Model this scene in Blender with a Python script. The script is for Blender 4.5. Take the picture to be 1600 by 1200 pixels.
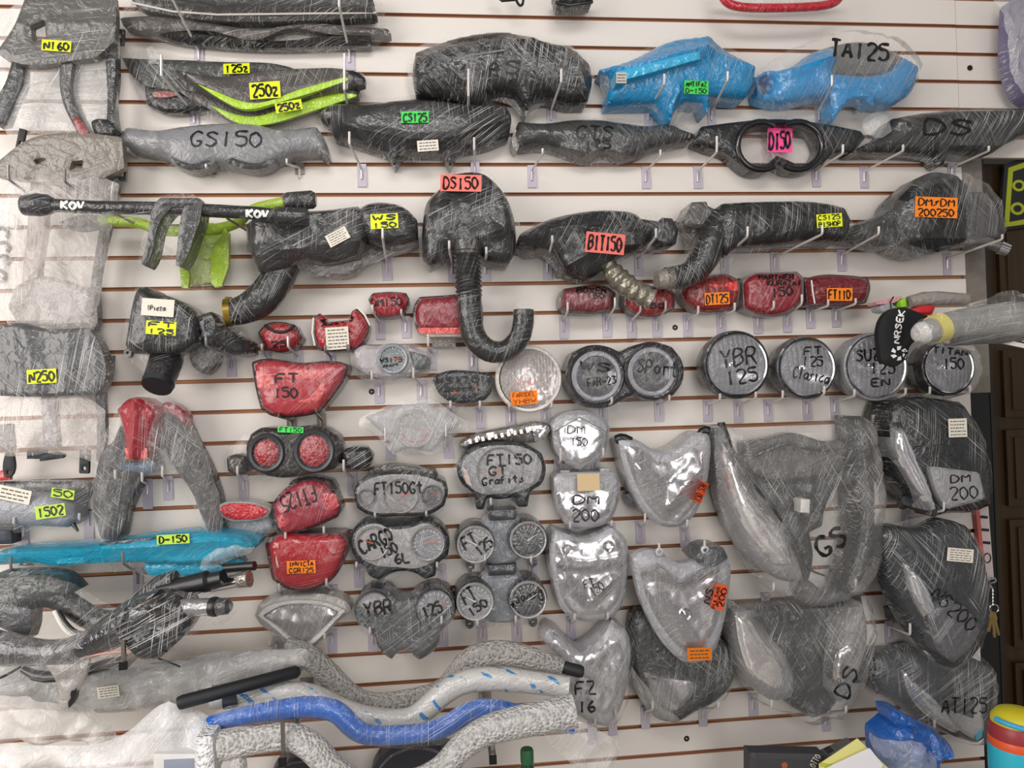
import bpy, math, random
import numpy as np
from mathutils import Vector, Matrix, geometry
from mathutils.bvhtree import BVHTree

for _o in list(bpy.data.objects):
    bpy.data.objects.remove(_o)
SC = bpy.context.scene
COL = SC.collection
random.seed(7)
RNG = np.random.default_rng(7)

# ------------------------------------------------------------------ camera
FPX = 1160.0
CAMP = np.array([0.0, -1.8785, 1.5])
GZ = 1.5 + .9712                       # height of the topmost groove
PITCH = .0762                          # spacing of the grooves
def _rot(rx, ry, rz):
    c, s = math.cos, math.sin
    X = np.array([[1, 0, 0], [0, c(rx), -s(rx)], [0, s(rx), c(rx)]])
    Y = np.array([[c(ry), 0, s(ry)], [0, 1, 0], [-s(ry), 0, c(ry)]])
    Z = np.array([[c(rz), -s(rz), 0], [s(rz), c(rz), 0], [0, 0, 1]])
    return Z @ Y @ X
ROT = _rot(-.0158, -.0976, -.0278) @ np.array([[1, 0, 0], [0, 0, -1], [0, 1, 0]], float)
cam = bpy.data.objects.new('camera', bpy.data.cameras.new('camera'))
COL.objects.link(cam)
cam.data.sensor_width = 36
cam.data.lens = FPX / 1600 * 36
cam.data.clip_start = .02
_m = Matrix([[ROT[0][i], -ROT[1][i], -ROT[2][i], CAMP[i]] for i in range(3)] + [[0, 0, 0, 1]])
cam.matrix_world = _m
SC.camera = cam

# ------------------------------------------------------------------ light
SC.view_settings.view_transform = 'Standard'
SC.view_settings.look = 'None'
SC.view_settings.gamma = 1
SC.view_settings.use_curve_mapping = False
SC.view_settings.exposure = -0.22
SC.cycles.transparent_max_bounces = 24
wd = bpy.data.worlds.new('shop_air')
SC.world = wd
wd.use_nodes = True
_n, _l = wd.node_tree.nodes, wd.node_tree.links
_bg = _n['Background']
_tc = _n.new('ShaderNodeTexCoord')
_ns = _n.new('ShaderNodeTexNoise')
_ns.inputs['Scale'].default_value = 2.6
_ns.inputs['Detail'].default_value = 3
_l.new(_tc.outputs['Generated'], _ns.inputs['Vector'])
_cr = _n.new('ShaderNodeValToRGB')
_cr.color_ramp.elements[0].position = .44
_cr.color_ramp.elements[0].color = (.06, .057, .054, 1)
_cr.color_ramp.elements[1].position = .62
_cr.color_ramp.elements[1].color = (1.1, 1.05, 1.02, 1)
_l.new(_ns.outputs['Fac'], _cr.inputs['Fac'])
_l.new(_cr.outputs['Color'], _bg.inputs['Color'])
_bg.inputs['Strength'].default_value = 0.62

def area(name, loc, target, sx, sy, power, col):
    d = bpy.data.lights.new(name, 'AREA')
    d.shape = 'RECTANGLE'; d.size = sx; d.size_y = sy; d.energy = power; d.color = col
    o = bpy.data.objects.new(name, d)
    COL.objects.link(o)
    o.location = loc
    o.rotation_euler = (Vector(target) - Vector(loc)).to_track_quat('-Z', 'Y').to_euler()
area('shop_front_daylight', (-2.3, -2.1, 2.0), (-.2, 0, 1.4), 1.7, 2.4, 78, (1, .95, .905))
area('street_door_daylight', (.9, -4.6, 1.5), (.1, 0, 1.4), 1.5, 2.3, 58, (1, .97, .95))
area('overhead_fill', (.1, -2.3, 3.0), (.0, 0, 1.4), 1.6, .4, 26, (1, .97, .94))  # unseen overhead light, added for highlights on the glossy goods

# ------------------------------------------------------------------ pixel -> place
def W(x, y, d):
    u = np.array([(x - 800) / FPX, (y - 600) / FPX, 1.0]) @ ROT
    return CAMP + u * ((-d - CAMP[1]) / u[1])
def WA(a, d):
    a = np.asarray(a, float)
    u = np.stack([(a[:, 0] - 800) / FPX, (a[:, 1] - 600) / FPX, np.ones(len(a))], 1) @ ROT
    return CAMP + u * ((-d - CAMP[1]) / u[:, 1])[:, None]
def P(s):
    if isinstance(s, str):
        return np.array([[float(v) for v in q.split(',')] for q in s.split()])
    return np.asarray(s, float)
def chaikin(p, n=2, closed=True):
    for _ in range(n):
        q = np.roll(p, -1, 0) if closed else p[1:]
        b = p if closed else p[:-1]
        r = np.empty((2 * len(b), p.shape[1]))
        r[0::2] = b * .75 + q * .25
        r[1::2] = b * .25 + q * .75
        p = r if closed else np.vstack([p[:1], r, p[-1:]])
    return p
def spline(p, n=4):
    q = np.roll(p, -1, 0) - p; L = np.linalg.norm(q, axis=1); u = q / np.maximum(L, 1e-9)[:, None]
    up, Lp = np.roll(u, 1, 0), np.roll(L, 1)
    t = u * Lp[:, None] + up * L[:, None]; t /= np.maximum(np.linalg.norm(t, axis=1), 1e-9)[:, None]
    sharp = (u * up).sum(1) < .76
    out = []
    for i in range(len(p)):
        j = (i + 1) % len(p)
        a = np.zeros(2) if sharp[i] else t[i] * L[i]
        b = np.zeros(2) if sharp[j] else t[j] * L[i]
        for k in range(n):
            h = k / n
            if sharp[i] and sharp[j]: out.append(p[i] + (p[j] - p[i]) * h); continue
            if sharp[i]: a = p[j] - p[i]
            if sharp[j]: b = p[j] - p[i]
            out.append((2 * h ** 3 - 3 * h * h + 1) * p[i] + (h ** 3 - 2 * h * h + h) * a + (3 * h * h - 2 * h ** 3) * p[j] + (h ** 3 - h * h) * b)
    return np.array(out)
def resample(p, step, closed=True):
    q = np.vstack([p, p[:1]]) if closed else p
    out = []
    for a, b in zip(q[:-1], q[1:]):
        n = max(1, int(round(np.linalg.norm(b - a) / step)))
        for i in range(n):
            out.append(a + (b - a) * i / n)
    if not closed: out.append(q[-1])
    out = np.array(out)
    if closed and len(out) > 8:      # drop near-duplicates
        keep = [0]
        for i in range(1, len(out)):
            if np.linalg.norm(out[i] - out[keep[-1]]) > step * .35: keep.append(i)
        out = out[keep]
    return out
def scl(l, s, dx=0, dy=0, sy=None):
    l = P(l); c = (l.max(0) + l.min(0)) / 2
    return (l - c) * np.array([s, sy or s]) + c + np.array([dx, dy])
def ell(cx, cy, rx, ry=None, rot=0, n=28):
    t = np.linspace(0, 2 * math.pi, n, endpoint=False)
    x, y = rx * np.cos(t), (ry or rx) * np.sin(t)
    c, s = math.cos(math.radians(rot)), math.sin(math.radians(rot))
    return np.stack([cx + c * x - s * y, cy + s * x + c * y], 1)
def box(x0, y0, x1, y1, rot=0):
    l = np.array([[x0, y0], [x1, y0], [x1, y1], [x0, y1]], float)
    return turn(l, rot)
def turn(l, rot, c=None):
    l = P(l)
    if not rot: return l
    c = (l.max(0) + l.min(0)) / 2 if c is None else np.array(c)
    a = math.radians(rot)
    return (l - c) @ np.array([[math.cos(a), math.sin(a)], [-math.sin(a), math.cos(a)]]) + c
def inside(p, loops):
    r = np.zeros(len(p), bool)
    for l in loops:
        a, b = l, np.roll(l, -1, 0)
        for (x0, y0), (x1, y1) in zip(a, b):
            if y0 == y1: continue
            c = ((y0 > p[:, 1]) != (y1 > p[:, 1])) & (p[:, 0] < (x1 - x0) * (p[:, 1] - y0) / (y1 - y0) + x0)
            r ^= c
    return r
def segdist(p, a, b):
    """distance of every point to the nearest of the segments a->b"""
    best = np.full(len(p), 1e9)
    for s, e in zip(a, b):
        v = e - s; L = v @ v
        t = np.clip(((p - s) @ v) / (L if L > 0 else 1), 0, 1)
        q = p - s - t[:, None] * v
        best = np.minimum(best, (q * q).sum(1))
    return np.sqrt(best)
def vnoise(p, f, seed=0):
    """smooth value noise over 2-D points, -1..1"""
    g = np.random.default_rng(seed).uniform(-1, 1, (64, 64))
    q = p * f + 1000.0
    i = np.floor(q).astype(int); t = q - i; t = t * t * (3 - 2 * t)
    i %= 64; j = (i + 1) % 64
    a = g[i[:, 0], i[:, 1]] * (1 - t[:, 0]) + g[j[:, 0], i[:, 1]] * t[:, 0]
    b = g[i[:, 0], j[:, 1]] * (1 - t[:, 0]) + g[j[:, 0], j[:, 1]] * t[:, 0]
    return a * (1 - t[:, 1]) + b * t[:, 1]

# ------------------------------------------------------------------ shapes: each returns (verts, faces)
RDK = .65
def relief(loops, d0, d1, rd=.012, rw=None, crown=0, step=5.5, s=2, ridges=(), noise=0, nf=30, tilt=(0, 0), seed=1):
    """A solid traced from its own outline: front at depth d1 in front of the wall, straight sides back to d0,
    rounded over by rd at its rim; ridges are (polyline, height, width in px). d0=None leaves an open sheet."""
    if isinstance(loops, str) or (isinstance(loops, np.ndarray)): loops = [loops]
    rd *= RDK; dm = d1 - rd
    def flat(l):
        w = WA(P(l), dm)
        return np.stack([w[:, 0], w[:, 2]], 1)
    st = step * .0015
    L = [resample(chaikin(spline(flat(l)), 1) if s else flat(l), st) for l in loops]
    B = np.vstack(L)
    sa = B; sb = np.vstack([np.roll(l, -1, 0) for l in L])
    E = []; k = 0
    for l in L:
        n = len(l); E += [(k + i, k + (i + 1) % n) for i in range(n)]; k += n
    lo, hi = B.min(0), B.max(0)
    gx = np.arange(lo[0], hi[0] + st, st); gz = np.arange(lo[1], hi[1] + st, st * .87)
    g = np.array([(x + (st / 2 if j % 2 else 0), z) for j, z in enumerate(gz) for x in gx])
    if len(g):
        g = g[inside(g, L)]
    if len(g):
        g = g[segdist(g, sa, sb) > st * .55]
    for r in ridges:
        w = WA(P(r[0]), dm); q = np.stack([w[:, 0], w[:, 2]], 1)
        c = resample(q, st * .8, False)
        c = c[inside(c, L)]
        if len(c): c = c[segdist(c, sa, sb) > st * .4]
        if len(c):
            if len(g): g = g[segdist(g, q[:-1], q[1:]) > st * .45]
            g = np.vstack([g, c]) if len(g) else c
    pts = np.vstack([B, g]) if len(g) else B
    v, _e, f, *_ = geometry.delaunay_2d_cdt([Vector(p) for p in pts], E, [], 0, 1e-6)
    v = np.array([tuple(q) for q in v]); f = np.array([t for t in f if len(t) == 3])
    f = f[inside(v[f].mean(1), L)]
    a, b, c = v[f[:, 0]], v[f[:, 1]], v[f[:, 2]]
    cr = (b - a)[:, 0] * (c - a)[:, 1] - (b - a)[:, 1] * (c - a)[:, 0]
    f = f[abs(cr) > 1e-10]; cr = cr[abs(cr) > 1e-12][:len(f)]
    a, b, c = v[f[:, 0]], v[f[:, 1]], v[f[:, 2]]
    cr = (b - a)[:, 0] * (c - a)[:, 1] - (b - a)[:, 1] * (c - a)[:, 0]
    f[cr < 0] = f[cr < 0][:, ::-1]
    D = segdist(v, sa, sb)
    t = np.clip(D / (rw or max(rd * 1.4, 1e-5)), 0, 1)
    d = d1 - rd * (1 - np.sqrt(np.maximum(0, 1 - (1 - t) ** 2)))
    if crown: d = d + crown * (1 - (1 - D / max(D.max(), 1e-6)) ** 2)
    for r in ridges:
        w = WA(P(r[0]), dm); q = np.stack([w[:, 0], w[:, 2]], 1)
        u = np.clip(1 - segdist(v, q[:-1], q[1:]) / (r[2] * .00155), 0, 1)
        d = d + r[1] * u * np.clip(D / .006, 0, 1)
    if noise: d = d + noise * (vnoise(v, nf, seed) + .5 * vnoise(v, nf * 2.3, seed + 1)) * (np.clip(D / .01, 0, 1) if d0 is not None else 1)
    cc = (lo + hi) / 2
    d = d + tilt[0] * (v[:, 0] - cc[0]) + tilt[1] * (v[:, 1] - cc[1])
    V = [(x, -y, z) for (x, z), y in zip(v, d)]
    F = [tuple(int(i) for i in t) for t in f]
    if d0 is not None:
        cnt = {}
        for t in F:
            for i in range(3):
                e = (t[i], t[(i + 1) % 3]); cnt[e] = 1
        bd = [e for e in cnt if (e[1], e[0]) not in cnt]
        idx = {}
        for e in bd:
            for i in e:
                if i not in idx:
                    idx[i] = len(V); V.append((v[i][0], -d0, v[i][1]))
        F += [(e[1], e[0], idx[e[0]], idx[e[1]]) for e in bd]
        v2, _e, f2, *_ = geometry.delaunay_2d_cdt([Vector(p) for p in B], E, [], 0, 1e-6)   # flat back
        v2 = np.array([tuple(q) for q in v2]); f2 = np.array([t for t in f2 if len(t) == 3])
        f2 = f2[inside(v2[f2].mean(1), L)]
        base = len(V)
        V += [(p[0], -d0, p[1]) for p in v2]
        F += [tuple(int(base + i) for i in t) for t in f2]
    return V, F
def frame_for(t):
    t = t / max(np.linalg.norm(t), 1e-9)
    a = np.array([0, 0, 1.0]) if abs(t[2]) < .9 else np.array([1.0, 0, 0])
    u = np.cross(a, t); u /= np.linalg.norm(u)
    return u, np.cross(t, u)
def sweep(pts, rad, sides=12, caps=True, s=0, corr=0, ncorr=0, step=None, squash=1):
    """tube along world points (n,3); rad in metres (one or per point); corr = depth of the corrugation, ncorr rings"""
    p = np.asarray(pts, float); r = np.full(len(p), rad) if np.isscalar(rad) else np.asarray(rad, float)
    q = np.hstack([p, r[:, None]])
    if s: q = chaikin(q, s, False)
    if ncorr or step:
        L = np.r_[0, np.cumsum(np.linalg.norm(np.diff(q[:, :3], axis=0), axis=1))]
        n = ncorr * 6 if ncorr else max(2, int(L[-1] / step))
        u = np.linspace(0, L[-1], n + 1)
        q = np.stack([np.interp(u, L, q[:, i]) for i in range(4)], 1)
        if ncorr: q[:, 3] += corr * np.cos(np.linspace(0, 2 * math.pi * ncorr, n + 1))
    V, F = [], []
    n = len(q); up = None
    for i in range(n):
        t = q[min(i + 1, n - 1), :3] - q[max(i - 1, 0), :3]
        t = t / max(np.linalg.norm(t), 1e-9)
        if up is None: u, v = frame_for(t)
        else:
            u = up - t * (up @ t); u /= max(np.linalg.norm(u), 1e-9); v = np.cross(t, u)
        up = u
        for k in range(sides):
            a = 2 * math.pi * (k + (.5 if sides == 4 else 0)) / sides
            V.append(tuple(q[i, :3] + q[i, 3] * (u * math.cos(a) + v * math.sin(a) * squash)))
    for i in range(n - 1):
        for k in range(sides):
            a, b = i * sides + k, i * sides + (k + 1) % sides
            F.append((a, b, b + sides, a + sides))
    if caps:
        F.append(tuple(range(sides))[::-1]); F.append(tuple((n - 1) * sides + k for k in range(sides)))
    return V, F
def tube(line, r, **k):
    """line: 'x,y,depth ...' ; r in photo pixels (one, or one per point)"""
    q = [[float(v) for v in a.split(',')] for a in line.split()] if isinstance(line, str) else line
    p = [W(*a) for a in q]
    f = lambda r, a: r * (-CAMP[1] - a[2]) / FPX
    rad = [f(r, a) for a in q] if np.isscalar(r) else [f(b, a) for a, b in zip(q, r)]
    return sweep(p, rad, **k)
def lathe(cx, cy, d, prof, n=36, sx=1, tilt=(0, 0), dref=None):
    """turned about the wall's normal through the pixel; prof: (radius px, depth above d)"""
    dref = d if dref is None else dref
    c = W(cx, cy, dref); c[1] = -d; k = (-CAMP[1] - dref) / FPX
    V, F = [], []
    for r, h in prof:
        for i in range(n):
            a = 2 * math.pi * i / n
            x, z = r * k * math.cos(a) * sx, r * k * math.sin(a)
            V.append((c[0] + x, c[1] - h - tilt[0] * x - tilt[1] * z, c[2] + z))
    for j in range(len(prof) - 1):
        for i in range(n):
            a, b = j * n + i, j * n + (i + 1) % n
            F.append((a, b, b + n, a + n))
    return V, F
def boxm(x0, x1, y0, y1, z0, z1):
    V = [(x, y, z) for x in (x0, x1) for y in (y0, y1) for z in (z0, z1)]
    return V, [(0, 1, 3, 2), (4, 6, 7, 5), (0, 4, 5, 1), (2, 3, 7, 6), (0, 2, 6, 4), (1, 5, 7, 3)]
def join(*ms):
    V, F = [], []
    for v, f in ms:
        k = len(V); V += list(v); F += [tuple(i + k for i in t) for t in f]
    return V, F

# ------------------------------------------------------------------ materials
MATS = {}
def newmat(key):
    m = bpy.data.materials.new(key); m.use_nodes = True
    n, l = m.node_tree.nodes, m.node_tree.links
    return m, n, l, n['Principled BSDF']
def lin(c):
    """#rrggbb -> linear rgb"""
    if not isinstance(c, str): return tuple(c)
    return tuple(((int(c[i:i + 2], 16) / 255 + .055) / 1.055) ** 2.4 if int(c[i:i + 2], 16) > 10 else int(c[i:i + 2], 16) / 255 / 12.92 for i in (0, 2, 4))
def streaks(n, l, deg, fine=560, along=2.4, lo=.57, hi=.68, patch=8, both=True):
    """pulled stretch film: fine lines that run along deg (in the wall's plane), in patches"""
    tc = n.new('ShaderNodeTexCoord')
    out = None
    for i, (dg, wgt) in enumerate(((deg, 1), (deg + 58, .6)) if both else ((deg, 1),)):
        mp = n.new('ShaderNodeMapping'); mp.vector_type = 'POINT'
        mp.inputs['Rotation'].default_value = (0, math.radians(dg), 0)
        l.new(tc.outputs['Object'], mp.inputs['Vector'])
        ms = n.new('ShaderNodeVectorMath'); ms.operation = 'MULTIPLY'
        ms.inputs[1].default_value = (along, fine * .045, fine)
        l.new(mp.outputs['Vector'], ms.inputs[0])
        ad = n.new('ShaderNodeVectorMath'); ad.operation = 'ADD'; ad.inputs[1].default_value = (i * 7.3, i * 3.1, 0)
        l.new(ms.outputs[0], ad.inputs[0])
        no = n.new('ShaderNodeTexNoise'); no.inputs['Scale'].default_value = 1; no.inputs['Detail'].default_value = 2
        no.inputs['Distortion'].default_value = .05
        l.new(ad.outputs[0], no.inputs['Vector'])
        mr = n.new('ShaderNodeMapRange'); mr.interpolation_type = 'SMOOTHSTEP'
        mr.inputs[1].default_value = lo; mr.inputs[2].default_value = hi
        l.new(no.outputs['Fac'], mr.inputs[0])
        pn = n.new('ShaderNodeTexNoise'); pn.inputs['Scale'].default_value = patch * (1 + .4 * i); pn.inputs['Detail'].default_value = 2
        l.new(tc.outputs['Object'], pn.inputs['Vector'])
        pr = n.new('ShaderNodeMapRange'); pr.inputs[1].default_value = .46; pr.inputs[2].default_value = .63
        pr.inputs[3].default_value = .02
        l.new(pn.outputs['Fac'], pr.inputs[0])
        mu = n.new('ShaderNodeMath'); mu.operation = 'MULTIPLY'
        l.new(mr.outputs[0], mu.inputs[0]); l.new(pr.outputs[0], mu.inputs[1])
        m2 = n.new('ShaderNodeMath'); m2.operation = 'MULTIPLY'; m2.inputs[1].default_value = wgt
        l.new(mu.outputs[0], m2.inputs[0])
        if out is None: out = m2.outputs[0]
        else:
            mx = n.new('ShaderNodeMath'); mx.operation = 'MAXIMUM'
            l.new(out, mx.inputs[0]); l.new(m2.outputs[0], mx.inputs[1]); out = mx.outputs[0]
    # crumples
    cn = n.new('ShaderNodeTexNoise'); cn.inputs['Scale'].default_value = 38; cn.inputs['Detail'].default_value = 3
    cn.inputs['Distortion'].default_value = 1.2
    l.new(tc.outputs['Object'], cn.inputs['Vector'])
    ma = n.new('ShaderNodeMath'); ma.operation = 'MULTIPLY_ADD'; ma.inputs[1].default_value = .45
    l.new(out, ma.inputs[0]); l.new(cn.outputs['Fac'], ma.inputs[2])
    bp = n.new('ShaderNodeBump'); bp.inputs['Strength'].default_value = .7; bp.inputs['Distance'].default_value = .006
    l.new(ma.outputs[0], bp.inputs['Height'])
    return out, bp.outputs['Normal'], tc
def plain(key, col, rough=.5, metal=0, coat=0, nz=0, nscale=60, bump=0, emit=None):
    if key in MATS: return MATS[key]
    m, n, l, b = newmat(key)
    c = lin(col)
    b.inputs['Base Color'].default_value = (*c, 1); b.inputs['Roughness'].default_value = rough
    b.inputs['Metallic'].default_value = metal; b.inputs['Coat Weight'].default_value = coat
    if nz or bump:
        tc = n.new('ShaderNodeTexCoord'); no = n.new('ShaderNodeTexNoise')
        no.inputs['Scale'].default_value = nscale; no.inputs['Detail'].default_value = 4
        l.new(tc.outputs['Object'], no.inputs['Vector'])
        if nz:
            hs = n.new('ShaderNodeMixRGB'); hs.inputs[1].default_value = (*[v * (1 - nz) for v in c], 1)
            hs.inputs[2].default_value = (*[min(1, v * (1 + nz)) for v in c], 1)
            l.new(no.outputs['Fac'], hs.inputs[0]); l.new(hs.outputs[0], b.inputs['Base Color'])
        if bump:
            bp = n.new('ShaderNodeBump'); bp.inputs['Strength'].default_value = bump; bp.inputs['Distance'].default_value = .004
            l.new(no.outputs['Fac'], bp.inputs['Height']); l.new(bp.outputs[0], b.inputs['Normal'])
    MATS[key] = m
    return m
def wrapped(col, deg=30, amt=.5, rough=.42, metal=0, cells=0):
    """a body under tight stretch film: its own colour, a clear glossy skin and the film's white pulled lines"""
    key = 'wrapped_%s_%d_%d_%d_%d' % (col, deg, amt * 100, rough * 100, metal * 100 + cells)
    if key in MATS: return MATS[key]
    m, n, l, b = newmat(key)
    st, nrm, tc = streaks(n, l, deg)
    c = lin(col); dk = .5 if max(c) < .2 else .85
    b.inputs['Base Color'].default_value = (*[v * dk for v in c], 1)
    b.inputs['Roughness'].default_value = rough; b.inputs['Metallic'].default_value = metal
    b.inputs['Coat Weight'].default_value = .8; b.inputs['Coat Roughness'].default_value = .07
    l.new(nrm, b.inputs['Coat Normal'])
    if cells:
        vo = n.new('ShaderNodeTexVoronoi'); vo.inputs['Scale'].default_value = cells
        l.new(tc.outputs['Object'], vo.inputs['Vector'])
        bp = n.new('ShaderNodeBump'); bp.inputs['Strength'].default_value = .4 if metal > .5 else .8; bp.inputs['Distance'].default_value = .004
        l.new(vo.outputs['Distance'], bp.inputs['Height']); l.new(bp.outputs[0], b.inputs['Normal'])
    else: l.new(nrm, b.inputs['Normal'])
    w = n.new('ShaderNodeBsdfPrincipled')
    w.inputs['Base Color'].default_value = (.92, .91, .91, 1); w.inputs['Roughness'].default_value = .3  # white stands in for glints on the film's wrinkles
    l.new(nrm, w.inputs['Normal'])
    mu = n.new('ShaderNodeMath'); mu.operation = 'MULTIPLY_ADD'; mu.inputs[1].default_value = amt; mu.inputs[2].default_value = .006
    l.new(st, mu.inputs[0])
    mx = n.new('ShaderNodeMixShader')
    l.new(mu.outputs[0], mx.inputs[0]); l.new(b.outputs[0], mx.inputs[1]); l.new(w.outputs[0], mx.inputs[2])
    l.new(mx.outputs[0], n['Material Output'].inputs['Surface'])
    MATS[key] = m
    return m
def film(deg=30, base=.1, amt=.6, tint=(.93, .92, .91), rough=.2, ribs=0):
    """clear plastic sheet: mostly see-through, glossy, the glints of its pulled wrinkles mixed in as white lines"""
    key = 'film_%d_%d_%d_%d_%d' % (deg, base * 100, amt * 100, tint[0] * 100, ribs)
    if key in MATS: return MATS[key]
    m, n, l, b = newmat(key)
    st, nrm, tc = streaks(n, l, deg)
    b.inputs['Base Color'].default_value = (*tint, 1); b.inputs['Roughness'].default_value = rough
    b.inputs['Specular IOR Level'].default_value = .8
    if ribs:
        wv = n.new('ShaderNodeTexWave'); wv.bands_direction = 'X'; wv.inputs['Scale'].default_value = ribs
        l.new(tc.outputs['Object'], wv.inputs['Vector'])
        bp = n.new('ShaderNodeBump'); bp.inputs['Strength'].default_value = .5; bp.inputs['Distance'].default_value = .003
        l.new(wv.outputs['Fac'], bp.inputs['Height']); l.new(nrm, bp.inputs['Normal']); nrm = bp.outputs[0]
    l.new(nrm, b.inputs['Normal'])
    tr = n.new('ShaderNodeBsdfTransparent')
    lw = n.new('ShaderNodeLayerWeight'); lw.inputs['Blend'].default_value = .22
    l.new(nrm, lw.inputs['Normal'])
    gl = n.new('ShaderNodeBsdfGlossy'); gl.inputs['Roughness'].default_value = rough * .7
    l.new(nrm, gl.inputs['Normal'])
    gf = n.new('ShaderNodeMath'); gf.operation = 'MULTIPLY_ADD'; gf.inputs[1].default_value = .5; gf.inputs[2].default_value = .02; gf.use_clamp = True
    l.new(lw.outputs['Fresnel'], gf.inputs[0])
    m0 = n.new('ShaderNodeMixShader')
    l.new(gf.outputs[0], m0.inputs[0]); l.new(tr.outputs[0], m0.inputs[1]); l.new(gl.outputs[0], m0.inputs[2])
    m1 = n.new('ShaderNodeMath'); m1.operation = 'MULTIPLY_ADD'; m1.inputs[1].default_value = amt; m1.inputs[2].default_value = base * (.3 if base < .25 else .75)
    l.new(st, m1.inputs[0])  # wrinkle glints painted as white lines, over the sheet's even milkiness
    m2 = n.new('ShaderNodeMath'); m2.operation = 'MULTIPLY_ADD'; m2.inputs[1].default_value = .06; m2.use_clamp = True
    l.new(lw.outputs['Facing'], m2.inputs[0]); l.new(m1.outputs[0], m2.inputs[2])
    mx = n.new('ShaderNodeMixShader')
    l.new(m2.outputs[0], mx.inputs[0]); l.new(m0.outputs[0], mx.inputs[1]); l.new(b.outputs[0], mx.inputs[2])
    l.new(mx.outputs[0], n['Material Output'].inputs['Surface'])
    MATS[key] = m
    return m
def bubble(tint=(.5, .48, .45), cov=.55):
    key = 'bubble_film_%d' % (tint[0] * 100)
    if key in MATS: return MATS[key]
    m, n, l, b = newmat(key)
    tc = n.new('ShaderNodeTexCoord'); vo = n.new('ShaderNodeTexVoronoi'); vo.inputs['Scale'].default_value = 150
    l.new(tc.outputs['Object'], vo.inputs['Vector'])
    bp = n.new('ShaderNodeBump'); bp.inputs['Strength'].default_value = 1; bp.inputs['Distance'].default_value = .006; bp.invert = True
    l.new(vo.outputs['Distance'], bp.inputs['Height']); l.new(bp.outputs[0], b.inputs['Normal'])
    b.inputs['Base Color'].default_value = (*tint, 1); b.inputs['Roughness'].default_value = .22
    tr = n.new('ShaderNodeBsdfTransparent'); mx = n.new('ShaderNodeMixShader')
    mr = n.new('ShaderNodeMapRange'); mr.inputs[1].default_value = .1; mr.inputs[2].default_value = .55
    mr.inputs[3].default_value = cov * .75; mr.inputs[4].default_value = min(1, cov * 1.35)
    l.new(vo.outputs['Distance'], mr.inputs[0]); l.new(mr.outputs[0], mx.inputs[0])
    l.new(tr.outputs[0], mx.inputs[1]); l.new(b.outputs[0], mx.inputs[2])
    l.new(mx.outputs[0], n['Material Output'].inputs['Surface'])
    MATS[key] = m
    return m
def mirror(deg=20, amt=.3, cells=45, rough=.1, tint=(.8, .79, .8)):
    """pressed chrome reflector"""
    key = 'chrome_reflector_%d_%d_%d_%d' % (deg, amt * 100, cells, rough * 100)
    if key in MATS: return MATS[key]
    m = wrapped('%02x%02x%02x' % tuple(int(v * 255) for v in tint), deg, amt, rough, .78, cells)
    MATS[key] = m
    return m
INK = plain('marker_ink', '0b0b0d', .45)
WIRE = plain('hook_wire', 'd9d2cf', .35, .25)
PLATE = plain('hook_plate', 'bdb6c4', .45, .1, nz=.06)
STEEL = plain('bare_steel', '9a948c', .3, .9)
BLACK = plain('black_plastic', '16171a', .4, coat=.2)
RUB = plain('black_rubber', '1b1d22', .55, nz=.2)
PAPER = plain('label_paper', 'e4ddcf', .7, nz=.04)
YEL = plain('yellow_sticker', 'e6f21c', .6)
ORA = plain('orange_sticker', 'ff8a1e', .6)
GRN = plain('green_sticker', '3fdd58', .6)
PNK = plain('pink_sticker', 'ff4f9a', .6)
SAL = plain('salmon_sticker', 'fb7d72', .6)
TAN = plain('tan_tape', 'cdb389', .6)
BRASS = plain('brass_clamp', 'b09545', .3, .9)
CHROME = plain('chrome', 'cfcdd0', .12, 1)

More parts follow.
